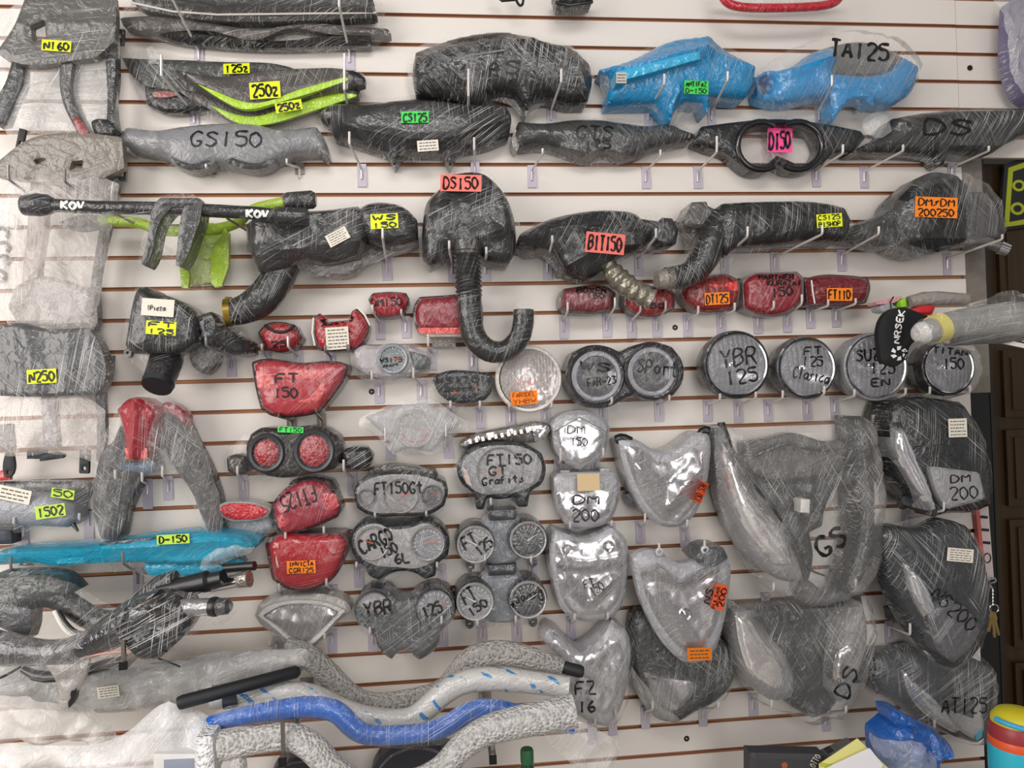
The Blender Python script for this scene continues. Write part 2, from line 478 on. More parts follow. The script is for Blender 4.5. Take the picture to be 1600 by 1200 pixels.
# ------------------------------------------------------------------ objects
def link(name, vf, mat, origin, parent=None, smooth=True, ang=38):
    V, F = vf
    V = np.asarray(V, float) - np.asarray(origin)
    me = bpy.data.meshes.new(name)
    me.from_pydata(V.tolist(), [], [list(f) for f in F])
    me.validate()
    if smooth:
        me.shade_smooth()
        try: me.set_sharp_from_angle(angle=math.radians(ang))
        except Exception: pass
    me.materials.append(mat)
    o = bpy.data.objects.new(name, me)
    COL.objects.link(o)
    if parent is not None: o.parent = parent
    return o
def props(o, label=None, cat=None, group=None, kind=None):
    for k, v in (('label', label), ('category', cat), ('group', group), ('kind', kind)):
        if v: o[k] = v
    return o
class Thing:
    def __init__(s, name, label, cat, x, y, d=.03, group=None):
        s.at = W(x, y, d)
        s.e = bpy.data.objects.new(name, None)
        COL.objects.link(s.e)
        s.e.location = s.at
        s.e.empty_display_size = .03
        props(s.e, label, cat, group)
        s.V, s.F = [], []
    def p(s, name, vf, mat, parent=None, label=None, hit=True, smooth=True, ang=38):
        o = link(name, vf, mat, s.at, parent or s.e, smooth, ang)
        if label: o['label'] = label
        if hit:
            k = len(s.V); s.V += [tuple(v) for v in vf[0]]; s.F += [tuple(i + k for i in f) for f in vf[1]]
            s.bvh = None
        return o
    def cast(s, x, y, d=.08):
        if getattr(s, 'bvh', None) is None:
            s.bvh = BVHTree.FromPolygons(s.V, s.F)
        u = np.array([(x - 800) / FPX, (y - 600) / FPX, 1.0]) @ ROT
        u /= np.linalg.norm(u)
        h, *_ = s.bvh.ray_cast(Vector(CAMP), Vector(u), 5)
        return (np.array(h) - u * .0016) if h is not None else None
    # marker strokes written on whatever lies at those pixels
    def ink(s, text, x0, y0, x1, y1, rot=0, th=3.2, mat=None, name='marker_writing', slant=0, flip=False, parent=None, surf=None):
        V, F = [], []
        for st in strokes(text, x0, y0, x1, y1, rot, slant, flip):
            st = resample(chaikin(st, 1, False), 2.6, False)
            if len(st) < 2: continue
            t = np.gradient(st, axis=0); t /= np.maximum(np.linalg.norm(t, axis=1), 1e-6)[:, None]
            nn = np.stack([-t[:, 1], t[:, 0]], 1)
            row = []
            for i, q in enumerate(st):
                pr = []
                w = th * (.42 + .1 * math.sin(i * .9))
                for sg in (-1, 1):
                    z = q + sg * nn[i] * w
                    h = surf(*z) if surf else s.cast(*z)
                    pr.append(h)
                row.append(pr)
            prev = None
            for pr in row:
                if pr[0] is None or pr[1] is None: prev = None; continue
                k = len(V); V += [tuple(pr[0]), tuple(pr[1])]
                if prev is not None and np.linalg.norm(pr[0] - np.array(V[prev])) < .03: F.append((prev, prev + 1, k + 1, k))
                prev = k
        if F: s.p(name, (V, F), mat or INK, parent, hit=False, smooth=False)
    # a flat sticker laid on the thing, with its own lettering
    def sticker(s, x0, y0, x1, y1, mat, lines=(), rot=0, th=2.4, label=None, name='sticker', lift=.002, ink=None, slant=0, trot=0):
        q = box(x0, y0, x1, y1, rot)
        c = q.mean(0)
        smp = [c + (p - c) * f for p in q for f in (.95, .5)] + [c]
        hits = [h for h in (s.cast(*p) for p in smp) if h is not None]
        if not hits: hits = [W(c[0], c[1], .1)]
        H = np.array(hits)
        if len(H) >= 6:
            A = np.stack([H[:, 0], H[:, 2], np.ones(len(H))], 1)
            k, *_ = np.linalg.lstsq(A, H[:, 1], rcond=None)
            if max(abs(k[0]), abs(k[1])) > .9: k = np.array([0, 0, H[:, 1].min()])
        else: k = np.array([0, 0, H[:, 1].min()])
        off = (A @ k - H[:, 1]).max() if len(H) >= 6 else 0
        k = k - np.array([0, 0, max(0, min(off, .02)) + lift])
        def surf(x, y, e=0):
            u = np.array([(x - 800) / FPX, (y - 600) / FPX, 1.0]) @ ROT
            t = (k[0] * CAMP[0] + k[1] * CAMP[2] + k[2] - e - CAMP[1]) / (u[1] - k[0] * u[0] - k[1] * u[2])
            return CAMP + u * t
        V, F = [], []
        for j in range(2):
            for p in q: V.append(tuple(surf(p[0], p[1], 0 if j else -.0012)))
        F = [(4, 7, 6, 5), (0, 1, 2, 3)] + [(i, 4 + i, 4 + (i + 1) % 4, (i + 1) % 4) for i in range(4)]
        o = s.p(name, (V, F), mat, smooth=False, label=label)
        n = len(lines)
        for i, t in enumerate(lines):
            if not t: continue
            h = (y1 - y0) / n; w = x1 - x0
            a, b = x0 + w * .08, x1 - w * .08
            ya, yb = y0 + h * i + h * .16, y0 + h * (i + 1) - h * .12
            cc = turn(np.array([[a, ya], [b, ya], [b, yb], [a, yb]]), rot, c)
            cx, cy = cc.mean(0); hw, hh = (b - a) / 2, (yb - ya) / 2
            s.ink(t, cx - hw, cy - hh, cx + hw, cy + hh, rot + trot, th, ink, 'lettering', slant, False, o, lambda x, y: surf(x, y, .0012))
        return o
    def label(s, x0, y0, x1, y1, rot=0, rows=4, mat=None, name='paper_label', seed=0):
        """printed paper label with rows of fine print"""
        o = s.sticker(x0, y0, x1, y1, mat or PAPER, (), rot, name=name)
        if not rows: return o
        me = o.data; vs = [np.array(v.co) + s.at for v in me.vertices][4:]
        R = np.random.default_rng(seed + abs(int(x0)))
        V, F = [], []
        for i in range(rows):
            v = (i + .7) / (rows + .6)
            u = .1
            while u < .86:
                w = min(R.uniform(.06, .2), .92 - u); h = .26 / rows
                qd = []
                for a, b in ((u, v), (u + w, v), (u + w, v + h), (u, v + h)):
                    t = vs[0] * (1 - a) + vs[1] * a; bt = vs[3] * (1 - a) + vs[2] * a
                    qd.append(tuple(t * (1 - b) + bt * b + np.array([0, -.0005, 0])))
                k = len(V); V += qd; F.append((k, k + 3, k + 2, k + 1)); u += w + .04
        s.p('fine_print', (V, F), plain('print_grey', '55524e', .7), o, hit=False, smooth=False)
        return o
    def wrap(s, loop=None, d=None, deg=30, base=.12, amt=.6, grow=5, front=False, noise=.004, rd=.02, tint=(.93, .92, .91), sm=1, seed=3, name='plastic_wrap'):
        """the film's own sheet: round the thing (reaching past its edge), or in front of it where it bridges"""
        l = P(loop)
        if grow:
            l = resample(chaikin(l, 1), 14)
            t = np.roll(l, -1, 0) - np.roll(l, 1, 0)
            nn = np.stack([t[:, 1], -t[:, 0]], 1); nn /= np.maximum(np.linalg.norm(nn, axis=1), 1e-6)[:, None]
            if ((l * np.roll(l, -1, 0)[:, ::-1]) @ np.array([1, -1])).sum() < 0: nn = -nn
            R = np.random.default_rng(seed + abs(int(l[0][0])))
            l = l + nn * (grow * R.uniform(.25, 1.35, len(l)))[:, None]
        return s.p(name, relief([l], None, d, rd, rw=.03, step=9, s=sm, noise=noise, nf=26, seed=seed), film(deg, base, amt, tint), hit=front)

# ------------------------------------------------------------------ handwriting: strokes on a 4 x 6 grid
GL = {
'0': '20 01 02 04 15 26 35 44 42 31 20', '1': '21 20 26', '2': '01 10 30 41 42 06 46', '3': '00 40 22 43 44 35 16 05', '4': '30 04 44|32 36',
'5': '40 00 02 32 43 45 26 05', '6': '30 12 04 15 26 45 44 33 04', '7': '00 40 16', '8': '22 01 20 41 22 04 16 36 45 22', '9': '42 22 01 10 30 41 42 26',
'A': '06 20 46|14 34', 'B': '06 00 30 41 32 03|32 44 35 06', 'C': '41 20 02 04 16 36 45', 'D': '06 00 20 42 44 26 06', 'E': '40 00 06 46|03 33', 'F': '40 00 06|03 33',
'G': '41 20 02 04 16 36 44 24', 'H': '00 06|40 46|03 43', 'I': '20 26', 'J': '30 35 16 05', 'K': '00 06|40 03 46', 'L': '00 06 46', 'M': '06 00 23 40 46', 'N': '06 00 46 40',
'O': '20 02 04 26 44 42 20', 'P': '06 00 30 42 33 03', 'Q': '20 02 04 26 44 42 20|34 46', 'R': '06 00 30 41 33 03|23 46', 'S': '41 20 01 12 33 44 26 05', 'T': '00 40|20 26', 'U': '00 04 16 36 44 40',
'V': '00 26 40', 'W': '00 16 22 36 40', 'X': '00 46|40 06', 'Y': '00 23 40|23 26', 'Z': '00 40 06 46', '-': '03 43', '/': '36 10', '.': '26 25',
'a': '43 22 04 16 44|42 46', 'c': '42 23 04 16 45', 'e': '04 43 32 13 05 26 45', 'f': '30 11 16|03 33', 'i': '22 26', 'l': '20 26', 'o': '22 04 26 44 22', 'p': '02 06|03 22 43 25 05',
'r': '12 16|13 32 43', 's': '42 13 34 06', 't': '20 25 36|02 42', 'u': '02 05 26 44|42 46', 'd': '43 22 04 16 44|40 46', 'v': '02 26 42', 'z': '02 42 06 46', 'n': '02 06|03 22 43 46',
}
def strokes(text, x0, y0, x1, y1, rot, slant, flip):
    n = len(text); cw = (x1 - x0) / max(n - .22, .5)
    cx, cy = (x0 + x1) / 2, (y0 + y1) / 2
    R = np.random.default_rng(len(text) * 31 + abs(int(x0)))
    out = []
    for i, ch in enumerate(text):
        g = GL.get(ch)
        if not g: continue
        jx, jy = R.uniform(-.04, .04) * cw, R.uniform(-.05, .05) * (y1 - y0)
        for st in g.split('|'):
            p = np.array([[int(q[0]), int(q[1])] for q in st.split()], float)
            x = x0 + cw * i + p[:, 0] / 4 * cw * .76 + jx + slant * (6 - p[:, 1]) / 6 * (y1 - y0)
            y = y0 + p[:, 1] / 6 * (y1 - y0) + jy
            if flip: x = x0 + x1 - x
            out.append(turn(np.stack([x, y], 1), rot, (cx, cy)))
    return out

# ------------------------------------------------------------------ hooks
HG = 'wire hooks on the slatted wall'
def hook(label, x, y, xe, ye, yt, d=.12, pw=14, ph=36, mat=None, wmat=None, xt=None, weld=16, r=1.9):
    """flat plate hung in the groove above (x, y); wire welded down it, out to the elbow (xe, ye) and up to yt"""
    t = Thing('slatwall_hook', label, 'hook', x, y, 0, HG)
    a = W(x, y - 8, .004); k = .0016
    h = ph * k; w = pw * k / 2
    t.p('back_plate', join(boxm(a[0] - w, a[0] + w, -.004, -.0005, a[2] - h, a[2]), boxm(a[0] - w, a[0] + w, -.002, .006, a[2] - .004, a[2])), mat or PLATE, smooth=False)
    pts = [W(x, y + weld, .006), W(x, y, .006), W(xe, ye, d), W(xe if xt is None else xt, yt, d + .002)]
    q = []
    for i, p in enumerate(pts):
        if 0 < i < len(pts) - 1:
            for o in (pts[i - 1], pts[i + 1]):
                v = o - p; L = np.linalg.norm(v)
                q.append(p + v * min(.3, .008 / max(L, 1e-6)))
        else: q.append(p)
    q = np.array([q[0], q[1], pts[1] * .5 + (q[1] + q[2]) * .25, q[2], q[3], pts[2] * .5 + (q[3] + q[4]) * .25, q[4], q[5]])
    t.p('arm', sweep(q, r * k, 8), wmat or WIRE)
    return t
# ================================================================== the setting
SLAT = plain('white_melamine', 'e0d9d2', .42, nz=.03, nscale=3)
MDF = plain('brown_fibreboard', 'ac7c5c', .75, nz=.12, nscale=40)
def slatwall(name, x0, x1, ztop, zbot, dy=0, kmin=-8, kmax=60):
    gh = .0102
    slats, grooves = [], []
    zs = [GZ - PITCH * k for k in range(kmin, kmax)]
    for k in range(len(zs) - 1):
        a, b = zs[k] - gh / 2, zs[k + 1] + gh / 2
        a, b = min(a, ztop), max(b, zbot)
        if a - b < .004: continue
        slats.append(boxm(x0, x1, dy, .012 + dy, b, a))
    core = boxm(x0, x1, .0115 + dy, .02 + dy, zbot, ztop)
    o = link(name, join(*slats), SLAT, (0, 0, 0), smooth=False)
    props(o, kind='structure')
    # brown cut edges: thin lips either side of every groove, and the core at its back
    lips = [core]
    for z in zs:
        for e in (z - gh / 2, z + gh / 2):
            if zbot < e < ztop: lips.append(boxm(x0, x1, .0012 + dy, .0118 + dy, e - .0006, e + .0006))
    c = link('groove_lining', join(*lips), MDF, (0, 0, 0), parent=o, smooth=False)
    return o
XE = W(1509, 500, 0)[0]; XS = W(1495, 80, 0)[0]
ZL = W(1520, 246, 0)[2]
slatwall('wall_back', -1.75, XS - .0006, 3.1, .05)
slatwall('wall_back_lintel', XS + .0012, 2.1, 3.1, ZL, .0015)
slatwall('wall_back_strip', XS + .0006, XE, ZL - .001, .05, .0004)
for i, (x, y) in enumerate(((1514, 107), (1054, 512), (1072, 1153), (581, 612))):
    c = W(x, y, 0)
    o = link('trim_%d' % (i + 1), lathe(x, y, -.004, [(4.6, -.006), (4.6, .0046), (3.2, .005), (0, .0035)], 14), plain('bolt_black', '15100d', .5), (0, 0, 0))
    props(o, kind='structure')
CONC = plain('grey_render', '7d766d', .9, nz=.25, nscale=55, bump=.6)
link_s = lambda n, vf, m: props(link(n, vf, m, (0, 0, 0), smooth=False), kind='structure')
XD = W(1541, 420, 0)[0]
ZM = W(1520, 614, 0)[2]
link_s('wall_right', boxm(XE + .001, XD, .002, .12, ZM, ZL - .001), CONC)
DARK = plain('dark_painted_timber', '1d1a18', .5, nz=.2)
XF = W(1556, 700, 0)[0]
link_s('trim_6', boxm(XE + .001, XD, .006, .12, 0, ZM - .001), plain('black_paint', '0f0f10', .5, nz=.2))
link_s('trim_5', boxm(XD + .0005, XF, .004, .12, 0, ZL - .0015), DARK)
WOOD = None
def wood():
    m, n, l, b = newmat('varnished_door_wood')
    tc = n.new('ShaderNodeTexCoord'); ms = n.new('ShaderNodeVectorMath'); ms.operation = 'MULTIPLY'
    ms.inputs[1].default_value = (60, 60, 3); l.new(tc.outputs['Object'], ms.inputs[0])
    no = n.new('ShaderNodeTexNoise'); no.inputs['Scale'].default_value = 1; no.inputs['Detail'].default_value = 4
    l.new(ms.outputs[0], no.inputs['Vector'])
    cr = n.new('ShaderNodeValToRGB'); cr.color_ramp.elements[0].color = (*lin('160f08'), 1); cr.color_ramp.elements[1].color = (*lin('453016'), 1)
    l.new(no.outputs['Fac'], cr.inputs['Fac']); l.new(cr.outputs[0], b.inputs['Base Color'])
    b.inputs['Roughness'].default_value = .35
    return m
WOOD = wood()
x0 = XF + .001
door = props(link('door_1', boxm(x0, x0 + .9, .05, .09, .02, ZL - .002), WOOD, (0, 0, 0), smooth=False), kind='structure')
def doorpanel(y0, y1):
    a, b = W(1562, y0, -.05)[2], W(1562, y1, -.05)[2]
    xa = x0 + .06
    link('raised_panel', join(boxm(xa, xa + .5, .036, .051, b, a), boxm(xa + .02, xa + .48, .03, .036, b + .02, a - .02)), WOOD, (0, 0, 0), door, smooth=False)
for a, b in ((352, 515), (548, 652), (672, 790), (812, 1010), (1035, 1300)): doorpanel(a, b)
link_s('floor', boxm(-3.2, 3.2, -5.5, .3, -.05, 0), plain('grey_floor_tile', '8f8a84', .4, nz=.1, nscale=5))
link_s('baseboard_back', boxm(-1.75, XE, -.01, .0, 0, .05), SLAT)

ZC = .50
CT = plain('counter_laminate', 'b9b2a8', .4, nz=.05)
counter = Thing('counter', 'low laminate counter along the wall under the displayed goods', 'counter', 800, 1400, .35)
counter.p('worktop', boxm(-1.6, 1.7, -.62, -.12, ZC - .03, ZC), CT, smooth=False)
for x in (-1.55, 0, 1.62): counter.p('leg_panel', boxm(x, x + .03, -.58, -.15, 0, ZC - .03), CT, smooth=False)

# ================================================================== top rows: covers and side panels
GY = '55544f'
# --- rear fenders down the left edge
def fender_tab(t, x, y, w=16, h=32, mat=None):
    t.p('mounting_tab', relief([box(x, y, x + w, y + h, 4), box(x + 4, y + 7, x + w - 4, y + h - 6, 4)], .05, .062, .003, s=0, step=5), mat or wrapped('3a3b3c', 70, .3))
t = Thing('rear_fender', 'grey wrapped rear fender with a yellow sticker, topmost of the left column', 'rear fender', 90, 120, .05)
g = wrapped('76736f', 8, .9)
t.p('fender_panel', relief(['22,40 40,-5 178,-8 181,20 179,64 150,90 10,93 -6,82', '48,40 70,30 72,60 50,66'], .08, .105, .005, s=1, ridges=[('30,40 175,38', .004, 14)]), g)
fender_tab(t, 178, 45, 15, 24)
t.p('support_bar', relief('163,70 179,66 180,120 176,160 181,200 166,206 168,150', .05, .085, .006, s=1), wrapped('3c3d3f', 8, .4))
t.p('support_bar', relief('20,92 36,92 34,130 18,165 8,192 -8,196 -8,160 8,130', .05, .085, .006, s=1), wrapped('4a4b4c', 70, .5))
t.p('centre_strut', relief('94,94 114,94 110,130 116,160 130,190 150,232 138,240 120,205 100,165 94,140', .05, .095, .008, s=1), wrapped('6a6a6b', 75, .55))
t.p('reflector', relief('112,180 124,186 138,206 134,218 122,206', .09, .1, .004), wrapped('8c2f2a', 70, .4))
t.p('lamp_socket', relief('142,190 150,186 170,187 183,202 178,213 152,214 146,204', .05, .1, .012), wrapped('2b2c2e', 30, .4))
for q in ((27, 216, 10, 30, 12), (116, 230, 16, 16, 0), (145, 228, 17, 26, -12)):
    t.p('bracket_foot', relief([box(q[0], q[1] - q[3] / 2, q[0] + q[2], q[1] + q[3] / 2, q[4]), ell(q[0] + q[2] / 2, q[1] + q[3] * .22, 3.2, n=10)], .07, .08, .002, s=0, step=4), RUB)
t.wrap('-10,-8 182,-8 184,60 180,215 150,242 110,232 95,205 -10,215', .075, 5, .4, .9, 3, noise=.006)
t.sticker(65, 63, 111, 80, YEL, ['N160'], 4, 3.4)

t = Thing('rear_fender', 'brown-grey wrapped rear fender below the topmost one, its long bar running down', 'rear fender', 90, 330, .04)
t.p('fender_panel', relief(['48,216 112,207 190,214 194,262 170,274 140,290 60,284 -8,276 -8,256', '112,252 130,250 128,264 108,266', '52,250 66,246 74,248 58,258'], .075, .1, .005, s=1), wrapped('7d766d', 20, .8))
fender_tab(t, 184, 262, 13, 20)
t.p('support_bar', relief('166,276 186,270 172,340 150,450 148,520 142,530 140,470 158,340', .045, .075, .006, s=1), wrapped('4b4c4d', 80, .3))
t.p('support_bar', relief('134,288 152,284 146,300 132,304', .05, .08, .006, s=1), wrapped('4b4c4d', 80, .3))
t.p('lamp_bracket', relief('92,346 132,335 156,336 154,350 132,356 108,356 96,352', .05, .095, .008, s=1), wrapped('3f4043', 40, .35))
t.p('centre_strut', relief('48,284 72,286 70,350 60,420 52,520 30,520 36,420 44,350', .04, .07, .008, s=1), wrapped('b9aca3', 84, .5), label='pale strut seen through film')
t.p('rear_duct', relief('24,448 60,432 110,440 146,456 150,500 140,510 30,508 12,480', .04, .085, .014, s=1), wrapped('8d8682', 6, .6))
t.wrap('-10,262 186,270 172,350 152,470 146,526 90,520 -10,505', .1, 86, .36, .95, 4, True, noise=.006, tint=(.86, .8, .77))
t.label(48, 523, 85, 540, 2, 0, TAN)

t = Thing('rear_fender', 'dark grey wrapped rear fender with a yellow sticker, lowest of the left column', 'rear fender', 80, 610, .04)
t.p('fender_panel', relief('-8,508 40,506 60,512 140,512 158,545 162,600 150,616 40,620 -8,618', .06, .105, .006, s=1, ridges=[('40,520 60,612', .008, 20), ('110,520 100,612', .006, 20)]), wrapped('67686b', 78, 1))
fender_tab(t, 160, 555, 17, 25)
t.p('support_bar', relief('148,612 162,606 164,690 158,725 150,722 152,660', .05, .07, .004, s=1), wrapped('6d6d6f', 80, .4))
t.p('centre_strut', relief('64,618 84,618 88,670 90,700 68,702 66,660', .05, .075, .006, s=1), wrapped('8f8f94', 80, .5))
t.p('support_bar', relief('-8,664 16,662 20,705 -8,705', .05, .07, .004, s=1), wrapped('6d6d6f', 80, .4))
t.p('bracket_foot', relief([box(42, 703, 72, 717), ell(49, 710, 2.6, 4, n=10)], .07, .08, .002, s=0, step=4), RUB)
t.p('bracket_foot', relief([box(124, 702, 139, 740, 2), ell(133, 714, 3.5, n=10), ell(131, 732, 3.5, n=10)], .07, .08, .002, s=1, step=4), RUB)
t.p('bracket_foot', relief(['8,708 20,706 20,740 14,747 6,744 4,730', ell(13, 738, 3.4, n=10)], .07, .08, .002, s=1, step=4), RUB)
t.p('cable_guide', relief('62,714 84,706 100,710 98,716 62,721', .07, .085, .004), RUB)
t.p('reflector', relief('-8,736 14,734 15,750 -8,752', .06, .075, .003, s=0), wrapped('c9302c', 20, .2))
t.wrap('-10,615 165,612 160,728 140,716 90,705 20,712 -10,708', .095, 84, .4, .95, 3, True, noise=.005, tint=(.87, .8, .77))
t.sticker(42, 577, 88, 599, YEL, ['N250'], -3, 3.6)

t = Thing('side_cover', 'silver wrapped cover pack with two yellow stickers above the turquoise panel', 'side cover', 60, 790, .04)
t.p('rear_cover', relief('-8,752 60,752 146,752 140,768 118,790 80,800 -8,790', .02, .055, .008, s=1), wrapped('44464a', 30, .5))
t.p('front_cover', relief('-8,768 40,770 90,776 116,790 122,810 108,824 70,822 -8,820', .03, .1, .02, crown=.012, s=1), wrapped('9a9ca4', 30, .7))
t.p('peg', tube('106,812,.08 114,818,.085 122,830,.09', [5, 3.4, 1.6], sides=8), BLACK)
t.wrap('-10,750 146,750 140,775 124,800 124,822 -10,832', .06, 20, .2, .7, 3)
t.label(-4, 762, 48, 784, 12, 3)
t.sticker(80, 764, 116, 779, plain('lime_sticker', 'b9dc4a', .6), ['50'], 8, 2.6)
t.sticker(55, 789, 102, 809, plain('lime_sticker', 'b9dc4a', .6), ['1502'], -8, 3)

t = Thing('battery_box', 'dark blue-grey box at the left edge under the silver cover pack', 'box', 5, 838, .03)
t.p('body', relief('-10,825 17,825 18,850 -10,851', .005, .05, .006, s=0), plain('slate_plastic', '343a46', .5))
t.p('rim', relief(['-10,823 19,823 19,828 -10,828'], .005, .055, .003, s=0), BLACK)
t = Thing('clip_rack', 'strip of small black plastic clips at the left edge', 'clip strip', 6, 390, .03)
t.p('backing', relief('-12,330 14,332 28,345 26,360 10,352 6,440 -12,440', .003, .012, .002, s=1), film(60, .4, .5))
for i, (x, y) in enumerate(((6, 362), (8, 384), (8, 405), (2, 428))):
    t.p('clip', tube([(x - 8, y - 4, .03), (x, y - 6, .04), (x + 9, y + 3, .05), (x + 4, y + 9, .05)], 3, sides=8, s=1), BLACK)

# --- dark side panels at the very top
t = Thing('motorcycle_side_fairing', 'bundle of dark grey wrapped side panels in the top row', 'side panels', 400, 35, .05)
k = wrapped('4b4a48', 25, .5)
t.p('panel', relief('196,-12 580,-12 590,28 500,31 420,34 330,32 270,24 215,10', .04, .075, .008, s=1, ridges=[('240,4 340,18 590,18', .012, 8)]), k)
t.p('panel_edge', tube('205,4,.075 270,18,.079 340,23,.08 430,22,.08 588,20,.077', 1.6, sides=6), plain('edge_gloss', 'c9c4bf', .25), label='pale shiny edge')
t.p('panel', relief('187,27 275,26 300,30 400,46 480,36 560,42 606,45 612,55 520,54 450,44 400,63 330,48 204,45 192,40', .02, .06, .008, s=1), wrapped('6b655f', 12, .5))
t.p('panel', relief('219,45 300,48 360,60 430,64 520,57 578,56 580,72 520,72 440,75 330,70 262,61', .01, .045, .01, s=1, ridges=[('250,52 300,58 380,66 575,60', .01, 7)]), wrapped('2c2b2b', 20, .5))
t.wrap('190,-10 590,-10 600,40 618,50 580,75 440,78 262,66 205,48', .035, 20, .2, .6, 5)

# --- green striped panels
t = Thing('motorcycle_side_fairing', 'bundle of grey side panels with lime green stripes and three yellow stickers', 'side panels', 400, 145, .05)
k = wrapped('625c55', 72, .5)
t.p('panel', relief('190,90 215,92 260,93 350,97 450,104 470,112 400,125 330,130 310,150 300,170 250,172 231,165 228,140 205,116', .005, .03, .006, s=1), wrapped('4d4f4c', 72, .6), label='rearmost grey panel')
t.p('tail_piece', relief('226,134 260,140 300,150 350,168 320,172 240,169 229,160', .012, .045, .014), wrapped('26262a', 20, .5))
t.p('reflector', relief('238,144 262,142 280,148 262,152 240,152', .04, .053, .004), wrapped('9c5a55', 10, .4))
t.p('panel', relief('275,140 310,144 345,160 385,171 400,172 470,150 545,135 563,140 560,152 500,166 420,191 390,196 370,191 330,172 300,156', .02, .05, .008, s=1), k, label='lower grey panel')
t.p('stripe', relief('328,164 370,179 395,182 450,167 548,146 560,149 480,176 412,195 385,196 362,188', .045, .057, .003, s=1, step=5), wrapped('b2dc23', 72, .35))
t.p('panel', relief('268,107 300,114 345,120 400,112 480,107 535,108 560,115 572,124 568,132 540,139 480,152 420,166 395,173 380,172 350,159 310,139 285,122', .045, .075, .009, s=1, ridges=[('270,108 345,140 400,152 560,122', .007, 18)]), k, label='front grey panel')
t.p('stripe', relief('308,131 340,144 385,160 400,161 470,139 540,120 546,125 480,147 420,164 395,170 378,170 345,155', .07, .085, .003, s=1, step=5), wrapped('b9e320', 72, .35))
t.p('end_cap', relief('536,110 556,112 571,122 570,132 555,136 545,120', .05, .083, .008), BLACK)
t.wrap('190,88 232,78 260,92 350,95 540,106 576,120 570,150 420,196 380,197 300,175 230,170', .028, 70, .2, .6, 4)
t.wrap('228,74 238,72 250,86 248,100 232,98', .05, 40, .35, .4, 0, name='film_knot')
t.sticker(349, 99, 390, 115, YEL, ['125z'], -2, 3.2)
t.sticker(390, 128, 438, 154, YEL, ['250z'], -4, 4)
t.sticker(430, 158, 472, 174, YEL, ['250z'], -10, 3.4)

# --- handlebar covers and cowls
t = Thing('handlebar_cover', 'grey handlebar cover with two half-round cut-outs, black writing, under the lime striped panels', 'handlebar cover', 350, 230, .04)
t.p('shell', relief('182,222 198,199 245,204 280,199 330,194 400,195 440,203 494,198 506,215 514,243 507,247 498,239 455,243 430,253 400,266 375,263 340,256 300,267 275,259 255,244 235,240 200,232', .005, .065, .012, crown=.015, s=1, ridges=[('244,204 262,240', .006, 10), ('440,203 455,243', .006, 10)]), wrapped('8b8b8f', 60, .4))
t.p('cut_out_rim', relief(['262,243 275,258 300,266 330,258 338,250 328,250 300,256 282,252'], .03, .081, .006), wrapped('4c4d50', 60, .3))
t.p('cut_out_rim', relief(['352,252 375,262 402,265 428,253 432,246 400,255 378,252 362,246'], .03, .081, .006), wrapped('4c4d50', 60, .3))
t.p('end_lip', relief('183,222 190,224 202,232 200,238 188,230', .01, .066, .005), wrapped('b9aeac', 60, .3))
t.p('end_lip', relief('490,228 500,224 514,243 508,248 498,240', .01, .066, .005), wrapped('3b3c40', 60, .3))
t.wrap('182,222 198,199 280,199 400,195 494,198 514,243 430,257 400,268 300,268', .035, 50, .14, .5, 3)
t.ink('GS150', 298, 205, 408, 229, 1, 3.6, slant=.1)

t = Thing('handlebar_cover', 'black wrapped handlebar cover with a green sticker and two lower prongs', 'handlebar cover', 650, 205, .04)
t.p('shell', relief('497,178 512,166 560,163 600,160 650,155 700,160 790,166 798,180 795,214 760,228 716,235 710,246 704,264 690,241 630,240 616,262 605,241 560,226 522,214 515,196 500,186', .005, .065, .014, crown=.025, s=1, ridges=[('520,196 570,212 640,225 700,224 790,195', .014, 12), ('560,190 620,166 690,166 730,200', .005, 20)]), wrapped('3e3e40', 35, .8))
t.p('end_cap', relief('505,174 520,168 548,172 535,186 515,188', .04, .074, .008), BLACK)
t.p('end_cap', relief('784,182 797,184 796,212 770,224 772,206', .03, .07, .01), BLACK)
t.wrap('495,172 560,160 650,152 700,157 790,163 800,200 795,216 720,240 700,250 620,250 515,215', .035, 35, .22, .7, 4)
t.sticker(627, 174, 670, 192, GRN, ['CS125'], -1, 3.4)
t.label(652, 219, 685, 236, -4, 3)

t = Thing('headlight_cowl', 'black wrapped headlight cowl on the second row left of the two blue ones', 'headlight cowl', 785, 110, .05)
t.p('shell', relief('645,106 650,82 700,64 760,52 800,53 850,65 900,81 922,102 925,126 918,160 885,160 850,152 832,160 821,184 818,166 806,149 790,145 765,149 752,163 735,160 700,152 650,148 646,130', .005, .085, .02, crown=.03, s=1, ridges=[('655,105 700,90 760,85 830,72', .014, 14), ('870,90 900,110 912,150', .012, 14)], noise=.003), wrapped('1f1f21', 78, .8))
t.p('visor_edge', tube('655,108,.085 690,92,.105 740,86,.115 790,78,.12', 1.6, sides=6, s=1), wrapped('8f8b87', 10, .4), label='pale creased film edge')
t.wrap('640,106 648,78 700,60 760,49 850,61 905,80 926,104 922,162 850,156 820,186 800,156 700,156 644,152', .045, 76, .25, .7, 4)
t.ink('4S', 760, 94, 812, 116, 0, 4)

